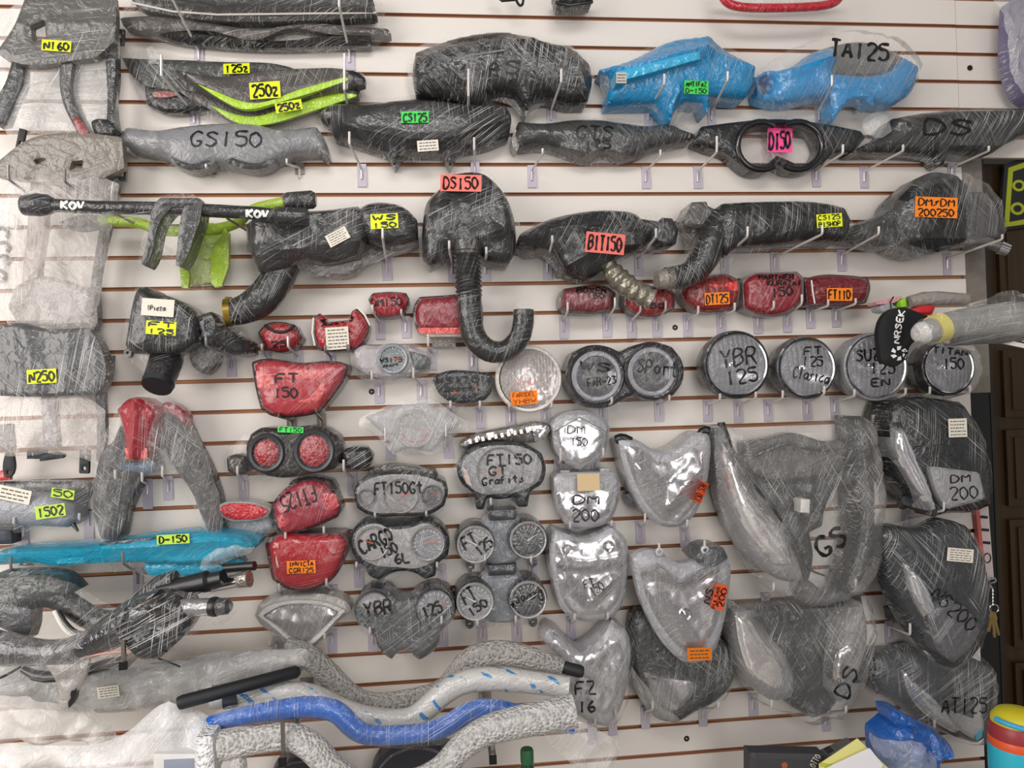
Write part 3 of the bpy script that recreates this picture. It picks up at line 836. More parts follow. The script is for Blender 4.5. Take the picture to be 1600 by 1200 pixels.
t = Thing('headlight_cowl', 'metallic blue headlight cowl with a green sticker', 'headlight cowl', 1070, 125, .05)
B = wrapped('0c8ec8', 70, .35, .25)
t.p('shell', relief('936,109 960,104 1000,88 1040,68 1075,60 1110,64 1140,84 1178,106 1178,126 1166,153 1128,151 1109,150 1106,178 1098,160 1075,158 1057,170 1047,192 1035,172 1024,160 950,161 949,148 955,132 951,118', .005, .085, .014, crown=.025, s=1, ridges=[('962,118 1092,88 1100,60', .022, 22), ('1092,88 1176,112', .012, 14)]), B)
t.p('ridge_highlight', relief('962,112 1092,80 1094,92 964,128', .08, .138, .006, s=0), wrapped('39b8e8', 4, .5, .12), label='bright light-blue top ridge')  # gloss on the ridge, put into the colour as a lighter blue
t.p('collar', relief('1052,126 1062,124 1066,140 1056,168 1047,190 1036,170 1046,150', .05, .102, .012, crown=.008), B)
t.wrap('934,108 1000,84 1040,62 1075,54 1112,58 1142,78 1181,104 1181,130 1168,157 1110,158 1104,182 1046,196 1020,164 948,164', .07, 60, .2, .6, 3)
t.label(963, 113, 979, 130, 0, 3)
t.sticker(1069, 126, 1107, 147, GRN, ['ANTIFAZ', 'D-150'], 2, 1.7)

t = Thing('headlight_cowl', 'bright blue headlight cowl in a clear bag with black writing on top', 'headlight cowl', 1310, 125, .05)
B = wrapped('069ade', 40, .25, .22)
t.p('shell', relief(['1180,122 1195,112 1225,110 1270,82 1302,74 1303,100 1300,116 1375,116 1392,110 1412,90 1436,106 1422,146 1398,164 1364,160 1348,154 1330,158 1312,174 1300,190 1297,150 1280,152 1220,160 1186,152', ell(1196, 132, 12, 16, 10)], .005, .07, .012, crown=.02, s=1, ridges=[('1225,118 1300,96', .02, 16)]), B)
t.p('collar', relief('1296,140 1340,136 1366,150 1364,166 1350,155 1332,156 1314,172 1301,192', .03, .09, .014), B)
t.p('inner_shell', relief('1270,82 1310,70 1350,66 1400,84 1412,92 1388,112 1372,118 1304,116', .004, .03, .01), wrapped('82807c', 60, .4), label='pale grey inner side')
t.wrap('1180,118 1220,86 1275,62 1330,51 1380,56 1412,76 1438,106 1430,132 1408,152 1388,172 1360,196 1300,197 1200,178 1184,150', .102, 60, .12, .4, 3, True, noise=.006, rd=.06)
t.ink('TA125', 1298, 66, 1388, 92, 6, 5.5)

t = Thing('handlebar_cover', 'dark grey handlebar cover with black writing in two lines below the black cowl', 'handlebar cover', 940, 220, .04)
t.p('shell', relief('800,216 810,190 850,193 890,188 930,187 970,192 1010,197 1052,196 1068,204 1085,210 1078,222 1050,227 1022,233 1000,244 970,248 945,240 920,250 900,246 880,238 850,230 808,232 804,224', .005, .06, .014, crown=.02, s=1, ridges=[('845,194 858,232', .005, 9), ('880,234 920,246 945,236 970,244', .01, 9)]), wrapped('4a4b4b', 70, .4))
t.p('end_lip', relief('1040,196 1068,204 1085,210 1078,220 1052,214', .03, .066, .008), BLACK)
t.p('end_lip', relief('800,216 806,200 812,226 808,236 802,230', .01, .062, .006), wrapped('8b8684', 20, .5))
t.wrap('800,214 810,188 890,185 970,188 1052,193 1086,210 1060,232 1000,248 940,262 880,250 806,236', .032, 20, .2, .5, 3)
t.ink('GTS', 902, 196, 958, 217, 3, 3.2); t.ink('175', 914, 219, 954, 231, 2, 3)

t = Thing('handlebar_cover', 'black handlebar cover with a double-ring opening and a pink sticker', 'handlebar cover', 1215, 228, .04)
t.p('shell', relief(['1084,222 1095,198 1140,192 1215,186 1290,194 1345,205 1352,215 1330,238 1302,240 1286,255 1262,268 1236,268 1214,257 1195,270 1172,268 1150,252 1135,240 1110,232',
  '1154,228 1162,208 1182,198 1215,196 1252,198 1274,210 1281,230 1270,250 1250,257 1230,250 1214,243 1200,255 1180,257 1162,246'], .005, .06, .008, crown=.006, s=1), wrapped('17181a', 60, .3))
for cx, cy, r, a in ((1190, 228, 38, 180), (1246, 228, 38, 0)):
    q = [(cx + r * math.cos(math.radians(a + i * 12)), cy + r * .98 * math.sin(math.radians(a + i * 12)), .062) for i in range(-10, 11)]
    t.p('lens_ring', tube(q, 5.5, sides=10), plain('black_gloss', '141518', .25, coat=.5))
t.p('bolt_lug', relief([ell(1090, 227, 5, 6), ell(1090, 229, 2, n=8)], .03, .045, .002, step=4), BLACK)
t.wrap('1082,220 1095,195 1140,188 1215,182 1290,190 1350,205 1350,222 1300,244 1262,272 1195,273 1140,246', .035, 70, .12, .5, 2, noise=.004)
t.sticker(1199, 200, 1238, 238, PNK, ['D150'], 1, 4)

t = Thing('handlebar_cover', 'black wrapped handlebar cover reaching the right edge, two large black letters', 'handlebar cover', 1470, 210, .04)
t.p('shell', relief('1328,240 1350,226 1376,214 1392,186 1450,176 1610,171 1615,206 1570,226 1546,241 1500,240 1482,236 1473,259 1460,243 1420,240', .005, .07, .014, crown=.02, s=1, ridges=[('1400,195 1480,232 1560,232', .008, 14)]), wrapped('403f3f', 55, .9))
t.wrap('1328,238 1350,196 1370,172 1392,178 1450,172 1612,168 1616,210 1550,244 1472,262 1420,244 1350,246', .05, 50, .24, .6, 2)
t.wrap('1350,188 1360,178 1380,176 1392,184 1393,205 1380,215 1362,212 1352,204', .09, 20, .3, .6, 0, name='film_knot', noise=.01)
t.ink('DS', 1446, 186, 1520, 211, 2, 5)

t = Thing('handguard', 'red curved tube guard cut off by the top edge', 'handguard', 1215, 5, .05)
t.p('tube', tube('1125,-20,.1 1130,0,.1 1150,12,.1 1215,13,.1 1290,10,.1 1312,0,.1 1318,-20,.1', 7, s=2), wrapped('c31327', 60, .25, .2))
t.p('brace', tube('1120,-14,.07 1200,-10,.08 1320,-14,.07', 5), wrapped('a81525', 60, .3))
t.wrap('1128,-18 1318,-18 1310,4 1290,12 1215,16 1150,14', .1, 60, .15, .6, 3)
t = Thing('mirror', 'small black rounded part at the top edge, above the black cowl', 'mirror', 895, -2, .05)
t.p('shell', relief('866,-18 932,-18 926,2 905,6 872,6', .03, .1, .02), wrapped('3c3a38', 30, .4))
t.p('rim', tube('868,4,.09 890,8,.095 926,3,.09', 2.4, sides=8), BLACK)
t = Thing('cable_loop', 'black cable loop hanging from the top edge', 'cable', 812, 3, .05)
t.p('cable', tube('806,-15,.05 806,0,.06 812,10,.07 818,6,.07 817,-15,.05', 2.2, s=2, sides=8), BLACK)
t.p('plug', tube('770,-12,.05 785,0,.06 806,-2,.06', 3.6, sides=8), BLACK)
t = Thing('wrapped_fairing', 'purple part in crumpled clear film at the top right corner', 'fairing', 1590, 70, .06)
t.p('shell', relief('1592,-10 1640,-10 1640,160 1612,146 1598,120 1590,80', .03, .11, .02), wrapped('6f6890', 80, .6))
t.wrap('1555,-10 1640,-10 1640,160 1600,146 1584,120 1578,70 1566,30', .12, 80, .3, .7, 3, noise=.012)
# ================================================================== bars, air boxes
t = Thing('crash_bar', 'black tubular bar with white lettering and grey blade brackets, wrapped, upper left', 'crash bar', 270, 330, .13)
k = wrapped('2b2b2d', 4, .5)
t.p('tube', tube('70,320,.185 150,324,.185 270,326,.185 400,333,.185 440,337,.185', 10, sides=14), k)
t.p('end_cone', tube('36,321,.185 38,321,.185 60,320,.185 76,320,.185 84,320,.185', [14, 15, 17, 15, 11], sides=18), wrapped('3a3c40', 20, .5))
t.p('end_cone', tube('432,337,.185 436,338,.185 444,338,.185 478,338,.185 482,338,.185', [11, 15, 14, 13, 10], sides=18), wrapped('35363a', 20, .5))
for l in ('220,411 226,416 233,405 250,345 262,330 276,318 274,311 250,309 242,318 232,370', '274,414 281,417 290,404 304,366 312,345 316,318 308,309 292,312 287,324'):
    t.p('blade_bracket', relief(l, .145, .205, .004, s=1), wrapped('4a4a4c', 60, .35))
t.p('bracket_strap', relief('248,309 312,309 316,322 244,324', .17, .21, .01, s=1), wrapped('66676a', 30, .5))
t.wrap('240,305 318,305 316,350 290,416 276,420 246,400 224,418 216,405 232,340', .195, 60, .1, .6, 2)
t.wrap('36,300 90,304 140,300 200,312 240,310 240,345 150,345 90,345 40,336', .195, 10, .12, .6, 3, True)
t.ink('KOV', 96, 315, 131, 327, 2, 4.5, plain('white_print', 'f2f0ee', .5), 'printed_lettering')
t.ink('KOV', 386, 328, 419, 340, 3, 4.5, plain('white_print', 'f2f0ee', .5), 'printed_lettering')

t = Thing('crash_bar', 'lime green tubular bar with a folded lime bracket behind the black one', 'crash bar', 330, 390, .06)
k = wrapped('a6c71f', 10, .35)
t.p('tube', tube('150,344,.08 185,346,.08 205,346,.08 232,352,.08 250,362,.08 330,360,.08 372,350,.08 390,328,.12 430,318,.155 460,314,.165', 8, sides=14, s=2), k)
t.p('grip_sleeve', tube('444,316,.165 450,315,.165 488,312,.165 494,312,.165', [11, 14, 14, 10], sides=16), wrapped('2e2d2c', 60, .7))
t.p('bracket', relief('300,350 345,352 352,358 344,395 330,404 296,400 290,380', .03, .075, .006, s=1), k)
t.p('bracket_wall', relief('329,398 351,356 358,364 357,416 346,447 336,449 330,442', .085, .1, .002, s=0), k)
t.p('bracket_wall', relief('279,408 290,402 296,432 294,450 284,450', .075, .09, .002, s=0), k)
t.p('bracket_web', relief('290,396 332,396 334,440 296,446', .03, .06, .004, s=1), wrapped('c3d46a', 75, .5))
t.wrap('280,350 360,345 360,415 345,450 284,454 276,405', .08, 70, .14, .5, 2)

DK = '28282a'
def hose(t, name, line, r, n=0, mat=None, **k):
    t.p(name, tube(line, r, s=2, sides=16, ncorr=n, corr=.0022 if n else 0, **k), mat or wrapped('242527', 20, .5))
t = Thing('air_filter_box', 'black wrapped air box with a yellow sticker and a hose bending down left', 'air filter box', 530, 370, .05)
t.p('box', relief('385,352 400,338 440,330 500,329 560,322 576,345 572,380 560,402 500,412 478,408 430,425 404,426 395,402 388,380', .02, .13, .022, crown=.02, s=1, ridges=[('400,345 560,335', .01, 16), ('410,400 570,380', .012, 14)], noise=.004), wrapped('4a494a', 28, 1))
t.p('intake_cover', relief('556,332 572,320 604,317 634,326 652,344 653,376 640,380 600,384 574,376', .03, .14, .02, crown=.016, s=1), wrapped(DK, 12, .5))
t.p('lower_tray', relief('480,420 500,409 562,402 640,380 648,386 576,408 546,430 500,428', .02, .08, .014, s=1), wrapped('87827f', 20, .6))
hose(t, 'hose', '448,412,.08 432,440,.085 408,470,.09 380,485,.095 358,488,.1', [22, 25, 26, 22, 20], 0, wrapped('2b2b2e', 65, .7))
t.p('hose_clamp', tube('362,488,.1 352,489,.101', 21, sides=18), BRASS)
t.p('clamp_screw', tube('352,468,.105 362,468,.105', 4, sides=8), BRASS)
t.wrap('380,345 400,334 470,326 560,318 610,314 656,345 656,380 570,415 500,432 440,425 404,440 396,400', .08, 30, .2, .8, 4)
t.label(510, 360, 545, 380, -28, 5)
t.sticker(579, 334, 622, 357, YEL, ['WS', '150'], -3, 2.8)
t = Thing('air_filter_box', 'black wrapped air box with a paper label over a yellow sticker, round outlet below', 'air filter box', 270, 530, .05)
t.p('box', relief('212,458 216,450 230,448 236,456 262,462 296,482 308,500 310,535 290,550 250,552 208,552 196,540 200,515 206,480', .02, .14, .02, crown=.012, s=1, noise=.003), wrapped('333336', 80, .8))
t.p('side_duct', relief('306,492 332,487 346,505 388,532 390,552 372,556 340,544 316,530 310,512', .03, .13, .02, s=1, ridges=[('318,498 340,520 385,545', .012, 12)]), wrapped('2c2c2f', 30, .6))
t.p('duct_mouth', relief(['312,505 318,494 330,492 336,504 334,524 320,528', '318,508 322,502 328,502 330,508 328,516 321,518'], .1, .142, .004, s=1, step=4), wrapped('55565c', 30, .5))
t.p('bracket', relief('294,552 330,535 345,548 336,575 322,586 310,580 300,570', .03, .07, .01, s=1), wrapped('3a3438', 50, .5))
t.p('outlet_pipe', tube('262,555,.07 256,575,.1 247,598,.13', [24, 24, 22], sides=20, s=1), wrapped('29282b', 20, .5))
t.p('outlet_rim', tube('248,597,.13 245,604,.138', [23.5, 22], sides=20), RUB)
t.p('mounting_lug', relief([ell(199, 551, 6, 8), ell(199, 551, 2.4, n=8)], .09, .11, .003, step=4), wrapped('4a4a4d', 20, .5))
t.wrap('206,455 236,450 300,480 345,488 390,535 388,556 340,562 318,590 280,580 262,612 236,612 228,580 200,560 192,535', .09, 50, .2, .7, 3)
t.label(221, 467, 272, 494, 4, 0)
t.ink('1Pieza', 230, 477, 258, 485, 3, 1.6)
t.sticker(228, 502, 275, 523, YEL, ['FT', '125'], 4, 2.6)

t = Thing('air_filter_box', 'black wrapped air box with a salmon sticker and a long ribbed hose hooking upward', 'air filter box', 735, 340, .05)
t.p('box', relief('690,292 702,273 755,272 776,288 800,330 806,372 804,396 795,412 764,408 745,392 700,392 694,402 672,416 660,402 660,360 668,315', .02, .13, .022, crown=.02, s=1, ridges=[('664,340 690,320 690,292', .012, 14), ('690,320 770,312', .008, 10), ('778,300 790,360 760,372', .012, 14)], noise=.003), wrapped('353536', 25, .9))
t.p('screw_hole', lathe(694, 330, .136, [(5, -.004), (5, .0), (2, -.002)], 14, sx=.8), BLACK)
t.p('hose_collar', tube('731,378,.12 731,398,.12', [23, 21], sides=18), wrapped('5a5654', 15, .8))
hose(t, 'ribbed_hose', '731,386,.12 731,420,.12 733,462,.12', [20.5, 21, 20], 11, wrapped('2f2e2e', 12, .6))
hose(t, 'hose_elbow', '733,458,.12 734,490,.12 738,525,.12 760,549,.12 790,551,.12 812,530,.12 818,505,.12 818,488,.12', [19.5, 19, 19, 18, 17, 17, 17, 16], 0, wrapped('2f2e2e', 12, .7))
t.p('hose_end', tube('818,493,.12 818,484,.12', [17, 16], sides=16), wrapped('55575a', 60, .7))
t.wrap('655,405 660,330 690,285 704,270 760,270 780,285 806,335 812,400 790,416 755,405 700,400 672,422', .08, 40, .2, .7, 4)
t.wrap('802,490 806,476 822,470 836,484 836,510 822,520', .125, 70, .2, .6, 3)
t.sticker(688, 273, 752, 299, SAL, ['DS150'], 1, 3.4)

t = Thing('air_filter_box', 'black leaf-shaped wrapped air box with a salmon sticker and a silvery hose stub', 'air filter box', 930, 375, .05)
t.p('box', relief('808,380 812,366 850,346 900,333 960,329 996,336 1010,352 1024,358 1024,372 1000,390 960,406 940,424 915,436 892,426 878,426 872,408 850,392 826,393', .02, .13, .025, crown=.02, s=1, ridges=[('815,376 860,362 960,350 1020,360', .014, 14), ('880,420 930,392 1000,384', .008, 12)], noise=.002), wrapped('29292b', 60, .7))
t.p('snorkel', relief('1000,342 1030,346 1034,340 1050,341 1060,358 1056,382 1036,386 1028,380 1004,378', .04, .13, .014, s=1), wrapped('2e2e31', 80, .5))
t.p('lower_cup', relief('868,400 890,410 930,418 924,432 900,436 878,424', .02, .09, .014, s=1), wrapped('3a3a3c', 60, .5))
hose(t, 'silver_hose', '950,414,.1 962,432,.11 984,450,.115 1018,468,.12', [13, 18, 18, 17], 6, wrapped('8f8978', 40, .8, .3, .6))
t.wrap('806,380 850,342 960,325 1000,332 1034,336 1060,355 1058,386 1000,400 950,430 915,440 880,430 850,398', .08, 30, .16, .7, 4)
t.sticker(915, 364, 976, 396, SAL, ['BIT150'], 5, 3.8)

t = Thing('air_filter_box', 'long black wrapped air box, yellow sticker at its right end, elbow pipe at left', 'air filter box', 1200, 350, .05)
t.p('box', relief('1128,318 1200,315 1290,318 1320,325 1328,346 1318,378 1280,375 1200,382 1150,388 1132,402 1118,380 1120,335', .02, .13, .02, crown=.012, s=1, noise=.002), wrapped('171718', 80, .7))
hose(t, 'elbow_pipe', '1128,345,.09 1112,372,.1 1100,405,.11 1080,430,.115 1040,436,.12', [28, 27, 24, 20, 18], 0, wrapped('1c1c1d', 70, .8))
t.p('inlet_box', relief('1070,345 1079,316 1104,315 1106,322 1124,330 1118,350 1090,356 1072,352', .03, .11, .012, s=1), wrapped('6a6763', 60, .9))
t.p('pipe_clamp', tube('1050,435,.12 1040,436,.121', 19, sides=18), wrapped('8f877a', 40, .5, .4, .8))
t.p('pipe_end', tube('1040,436,.12 1026,438,.122', [17, 14], sides=16), wrapped('8a857c', 30, .8))
t.wrap('1066,350 1078,312 1128,314 1290,315 1330,330 1328,372 1200,388 1150,400 1110,440 1040,460 1020,440 1030,420 1075,410', .08, 70, .16, .7, 4)
t.sticker(1276, 334, 1316, 355, YEL, ['CS125', 'BISHOP'], -4, 1.7)

t = Thing('air_filter_box', 'black air box in loose clear film with an orange sticker, right of the row', 'air filter box', 1445, 345, .05)
t.p('box', relief('1400,318 1432,284 1446,272 1490,272 1510,290 1516,330 1504,384 1440,398 1404,384 1396,350', .02, .13, .025, crown=.015, s=1, ridges=[('1420,300 1424,376 1500,376', .008, 12)]), wrapped('141415', 70, .6))
t.p('side_duct', relief('1324,374 1336,350 1360,342 1398,326 1420,330 1420,376 1390,386 1350,380', .03, .11, .02, s=1, ridges=[('1330,366 1400,340', .012, 14)]), wrapped('222223', 20, .6))
t.p('right_housing', relief('1505,300 1540,300 1560,340 1558,372 1520,378 1502,376', .02, .1, .02, s=1), wrapped('4b4847', 80, .6))
t.p('outlet_pipe', tube('1500,376,.09 1540,378,.1 1566,388,.11', [9, 9, 9], sides=14), wrapped('7a7068', 10, .6))
t.p('chrome_clamp', tube('1560,386,.11 1574,391,.115', [11.5, 11], sides=18), CHROME)
t.wrap('1322,376 1332,352 1395,322 1440,268 1492,270 1535,285 1552,310 1564,340 1564,374 1500,392 1440,404 1404,412 1372,396', .135, 70, .12, .5, 4, True, noise=.006, rd=.05)
t.wrap('1284,398 1310,372 1330,366 1336,384 1300,398', .08, 30, .22, .7, 0, name='film_end')
t.p('tag_plate', relief([box(1482, 272, 1491, 283), ell(1486, 277, 2.2, n=8)], .1, .104, .001, s=0, step=3), PAPER)
t.sticker(1430, 308, 1496, 340, ORA, ['DMsDM', '200250'], 2, 2.4)

# ================================================================== tail lights
RED = 'a8222c'
def tail(label, outer, lens=None, d0=.005, d1=.075, deg=30, lensmat=None, house=None, rd=.014, crown=.01, wrap=True, amt=.5, ridges=(), group=None):
    c = P(outer).mean(0)
    t = Thing('tail_light', label, 'tail light', c[0], c[1], .03, group)
    t.p('housing', relief(outer, d0, d1 - .012, rd * .7), house or wrapped('50393a', deg, amt))
    t.p('lens', relief(lens if lens is not None else scl(outer, .93), d1 - .03, d1, rd, crown=crown, ridges=ridges), lensmat or wrapped(RED, deg, amt, .3, 0, 90))
    if wrap: t.wrap(outer, d1 * .6, deg + 30, .14, .6, 3)
    return t
t = tail('small red eye-shaped tail light with a dark brow, far left of the upper red lights', '403,520 415,507 440,503 462,508 473,528 462,545 440,551 415,546')
t.p('brow', tube('414,508,.078 425,517,.084 440,520,.085 452,516,.084 460,508,.078', 2.4, s=1, sides=8), BLACK)
t.ink('25', 424, 533, 448, 542, -3, 3)
t = tail('red tail light with two raised ears and a big white label', '489,497 500,489 507,495 508,504 546,500 550,486 558,482 570,492 577,508 572,530 560,545 530,549 500,548 490,530', deg=60, rd=.01)
t.p('edge_rib', tube('558,480,.07 570,492,.075 578,508,.07', 1.5, sides=6), plain('white_plastic', 'e6e2de', .3))
t.p('edge_rib', tube('490,497,.07 488,520,.075 492,540,.07', 1.5, sides=6), plain('white_plastic', 'e6e2de', .3))
t.label(509, 511, 545, 546, -4, 6)
t.ink('DOGUK', 500, 495, 550, 506, -10, 3.5, flip=True)
t = tail('small dark-rimmed red tail light, highest of the left red lights', '575,468 582,458 610,456 635,458 641,470 630,492 605,496 588,494', house=wrapped('3a3438', 30, .4), deg=80, rd=.01)
t.ink('DM150', 580, 466, 628, 479, -2, 2.8)
t = tail('wide plain red tail light half behind the long ribbed hose', '647,478 655,464 690,462 740,463 753,472 755,500 752,522 700,522 654,520 647,505', deg=60, lensmat=wrapped('8f2331', 60, .4, .35, 0, 60))
t.p('lower_strip', relief('652,512 752,512 750,522 655,521', .03, .088, .003, s=0), wrapped('e0534e', 20, .3, .3, 0, 120))
t.p('base_strip', relief('656,521 745,521 745,525 672,526', .03, .07, .002, s=0), PAPER)
t.p('mount_plate', relief('672,526 712,524 712,543 676,543', .004, .03, .003, s=0), wrapped('9b938e', 20, .3))
RG = dict(deg=80, amt=.35)
t = tail('long dull red tail light, leftmost of the right-hand row of five', '874,468 880,451 950,449 962,458 958,486 930,490 885,489 876,480', lensmat=wrapped('7e3038', 80, .45, .3, 0, 70), house=wrapped('6b6061', 80, .4))
t.ink('BOXER', 902, 449, 948, 458, 0, 3); t.ink('150', 917, 458, 944, 466, 0, 2.4)
t = tail('red tail light partly hidden behind the silvery hose stub', '976,455 985,446 1045,448 1056,460 1054,482 1040,490 990,490 976,478', lensmat=wrapped('a32a2f', 60, .45, .3, 0, 70), house=wrapped('7a6a68', 80, .4))
t.ink('150', 1004, 474, 1038, 482, 0, 3); t.ink('FT', 1020, 449, 1040, 456, 0, 3)
t = tail('deep red tail light with an orange sticker', '1064,447 1075,436 1100,432 1140,430 1155,438 1156,462 1150,482 1120,488 1085,484 1068,468', lensmat=wrapped('8e1d18', 80, .3, .25, 0, 60), house=wrapped('7d5a55', 80, .3))
t.p('inner_bulb_panel', relief('1108,444 1152,440 1153,454 1112,456', .06, .084, .003, s=0), wrapped('e8281c', 80, .25, .3, 0, 90), label='brighter red square')
t.sticker(1101, 457, 1140, 476, ORA, ['DT125'], -3, 2.4)
t = tail('red tail light in clear film with three rows of black writing', '1160,440 1172,429 1205,426 1245,424 1256,434 1256,470 1240,486 1180,491 1162,482', lensmat=wrapped('93202e', 60, .5, .3, 0, 70), house=wrapped('8b7c7b', 60, .5))
t.ink('PARTNER', 1186, 429, 1240, 437, 0, 2.4); t.ink('KURAZAI', 1200, 438, 1252, 446, 0, 2.4); t.ink('150', 1206, 449, 1238, 463, -4, 3)
t = tail('narrow-left flared red tail light with an orange sticker at the end of the row', '1257,437 1270,432 1320,430 1357,434 1360,450 1353,474 1310,478 1262,478', lensmat=wrapped('7c1c26', 5, .3, .3, 0, 90), house=wrapped('6a3a3c', 60, .3), ridges=[('1262,448 1356,448', .004, 5), ('1262,460 1354,460', .004, 5)])
t.p('divider', tube('1268,438,.08 1270,456,.083 1273,474,.08', 1.3, sides=6), plain('white_plastic', 'e6e2de', .3))
t.sticker(1292, 450, 1332, 470, ORA, ['FT110'], 0, 2.6)
t = tail('large red tail light with tapering sides and black writing, above the twin round reflectors', '393,566 408,561 470,567 530,565 546,570 540,590 520,620 500,645 470,651 425,650 408,640 400,610', deg=40, lensmat=wrapped('b23540', 40, .5, .3, 0, 50), house=wrapped('5f3038', 30, .4), d1=.1)
t.p('bright_window', relief('400,578 515,578 508,606 500,626 470,632 430,615 402,606', .07, .108, .004, s=1), wrapped('d8605c', 40, .55, .3, 0, 80))
t.ink('FT', 430, 584, 466, 598, 0, 3.4); t.ink('150', 428, 606, 464, 622, 0, 3.4)

t = Thing('tail_light', 'dark tail unit with two round red reflectors and stubby side lamps', 'tail light', 470, 705, .04)
t.p('housing', relief('385,700 392,678 410,668 440,672 470,666 505,668 528,682 534,705 524,732 490,740 420,744 392,732', .01, .11, .018, s=1), wrapped('35302f', 40, .4))
for cx, cy, r in ((418, 707, 30), (492, 704, 34)):
    t.p('ring', lathe(cx, cy, .1, [(r, -.03), (r, .012), (r - 3, .018), (r - 7, .016), (r - 8, .008)], 32, sx=.93), plain('dark_ring', '3d3c40', .35))
    t.p('reflector', lathe(cx, cy, .1, [(r - 7.5, .006), (r - 12, .012), (0, .015)], 32, sx=.93), wrapped('a8323a', 50, .5, .25, 0, 150))
t.p('side_lamp', relief('354,716 362,711 384,712 388,738 368,743 356,736', .03, .09, .014), wrapped('55504c', 40, .6))
t.p('side_lamp', relief('532,704 548,699 572,699 583,712 578,728 560,734 540,732', .03, .1, .02), wrapped('2c2b2a', 30, .6))
t.p('side_arm', tube('528,716,.05 545,716,.06', 8, sides=12), BLACK)
t.wrap('352,712 392,672 440,668 505,664 534,690 584,708 580,732 500,746 400,748 356,744', .06, 20, .22, .6, 3)
t.sticker(434, 667, 474, 676, GRN, ['FT150'], 2, 1.4)
t = tail('dark red tail light hung askew, writing upside down, below the twin round reflectors', '424,790 440,768 480,748 512,752 524,770 534,796 528,808 480,828 442,838 430,822', deg=-20, lensmat=wrapped('9b2f3c', 70, .45, .3, 0, 60), house=wrapped('3d2b2f', -20, .4), d1=.1)
t.p('bright_band', relief('432,806 508,770 524,772 530,792 480,812 436,826', .07, .107, .003, s=1), wrapped('c4343f', 70, .45, .3, 0, 110))
t.p('mount', relief('450,758 460,748 486,744 520,750 528,762 520,768 480,756', .004, .05, .01, s=1), wrapped('3a3634', 20, .5))
t.ink('FT125', 438, 766, 494, 792, 162, 3)
t = tail('red tail light with an orange sticker under the askew one', '414,850 430,836 480,834 536,833 546,845 540,870 520,905 495,919 450,921 425,905', deg=30, lensmat=wrapped('ae2730', 10, .35, .22, 0, 40), house=wrapped('6b3034', 30, .35), d1=.1)
t.p('bright_corner', relief('490,872 518,862 512,888 498,893', .08, .107, .003, s=0), wrapped('e5402f', 10, .3, .3, 0, 130))
t.p('rim_line', tube('430,848,.1 433,880,.104 440,898,.1', 1.6, sides=6), plain('edge_gloss', 'c9c4bf', .25))  # pale line along the left rim of the lens
t.sticker(448, 876, 493, 896, ORA, ['INVICTA', 'CGR125'], -2, 1.6)
t = Thing('tail_light', 'slim red eye-shaped lamp with a clear rim over a grey wrapped stub', 'tail light', 380, 800, .03)
t.p('stub', relief('346,800 380,812 420,804 426,826 400,838 360,834', .005, .06, .014), wrapped('9aa0a6', 70, .7))
t.p('rim', relief('336,796 344,788 375,784 405,788 424,797 418,808 385,815 350,810', .02, .08, .01), wrapped('c9c4c2', 20, .3))
t.p('lens', relief('342,796 348,790 375,787 405,791 419,798 412,806 385,812 352,807', .05, .092, .008), wrapped('cf1f2b', 30, .3, .25, 0, 160))
t.wrap('334,795 376,780 426,795 430,830 400,842 356,838 342,815', .06, 70, .18, .6, 3)

t = Thing('tail_cowl', 'arch-shaped black tail cowl with red lamp at its crown, wrapped', 'tail cowl', 245, 720, .04)
t.p('left_arm', relief('176,690 200,640 218,660 212,720 196,760 190,800 182,845 158,842 146,800 150,740 158,710', .02, .1, .016, s=1, ridges=[('190,670 176,740 170,830', .014, 16)]), wrapped('2f3136', 80, .6))
t.p('right_arm', relief('255,640 276,650 300,690 325,740 340,790 345,830 330,836 318,815 300,770 280,740 262,712', .02, .1, .016, s=1, ridges=[('268,655 300,720 336,830', .016, 16)]), wrapped('5d5a5b', 60, .7))
t.p('inner_arm', relief('196,755 215,745 220,756 200,800 184,840 182,800', .01, .05, .008, s=1), wrapped('3b3d42', 80, .5))
t.p('tail_lens', relief('183,640 200,624 218,620 238,628 252,645 246,660 240,690 236,715 228,720 202,720 196,700 192,668', .06, .125, .02, crown=.01, s=1, ridges=[('218,626 220,660 214,720', .012, 12)]), wrapped('a82633', 85, .75, .3, 0, 70))
t.p('red_shoulder', relief('248,636 260,627 278,634 292,650 292,672 278,668 262,650', .04, .09, .014), wrapped('9b2a36', 40, .5, .3, 0, 70))
t.p('lower_lamp', relief('194,700 230,700 230,718 198,718', .1, .132, .006, s=1), wrapped('dc5a52', 80, .5, .3, 0, 110))
t.p('lamp_seat', relief('178,726 240,720 242,732 232,742 205,736 182,734', .04, .11, .01, s=1), wrapped('55718a', 20, .5))
t.wrap('180,640 215,616 260,622 298,660 330,740 348,800 346,836 322,836 290,760 240,735 205,760 184,848 154,845 144,800 150,730', .125, 80, .24, .8, 3, True, noise=.004)
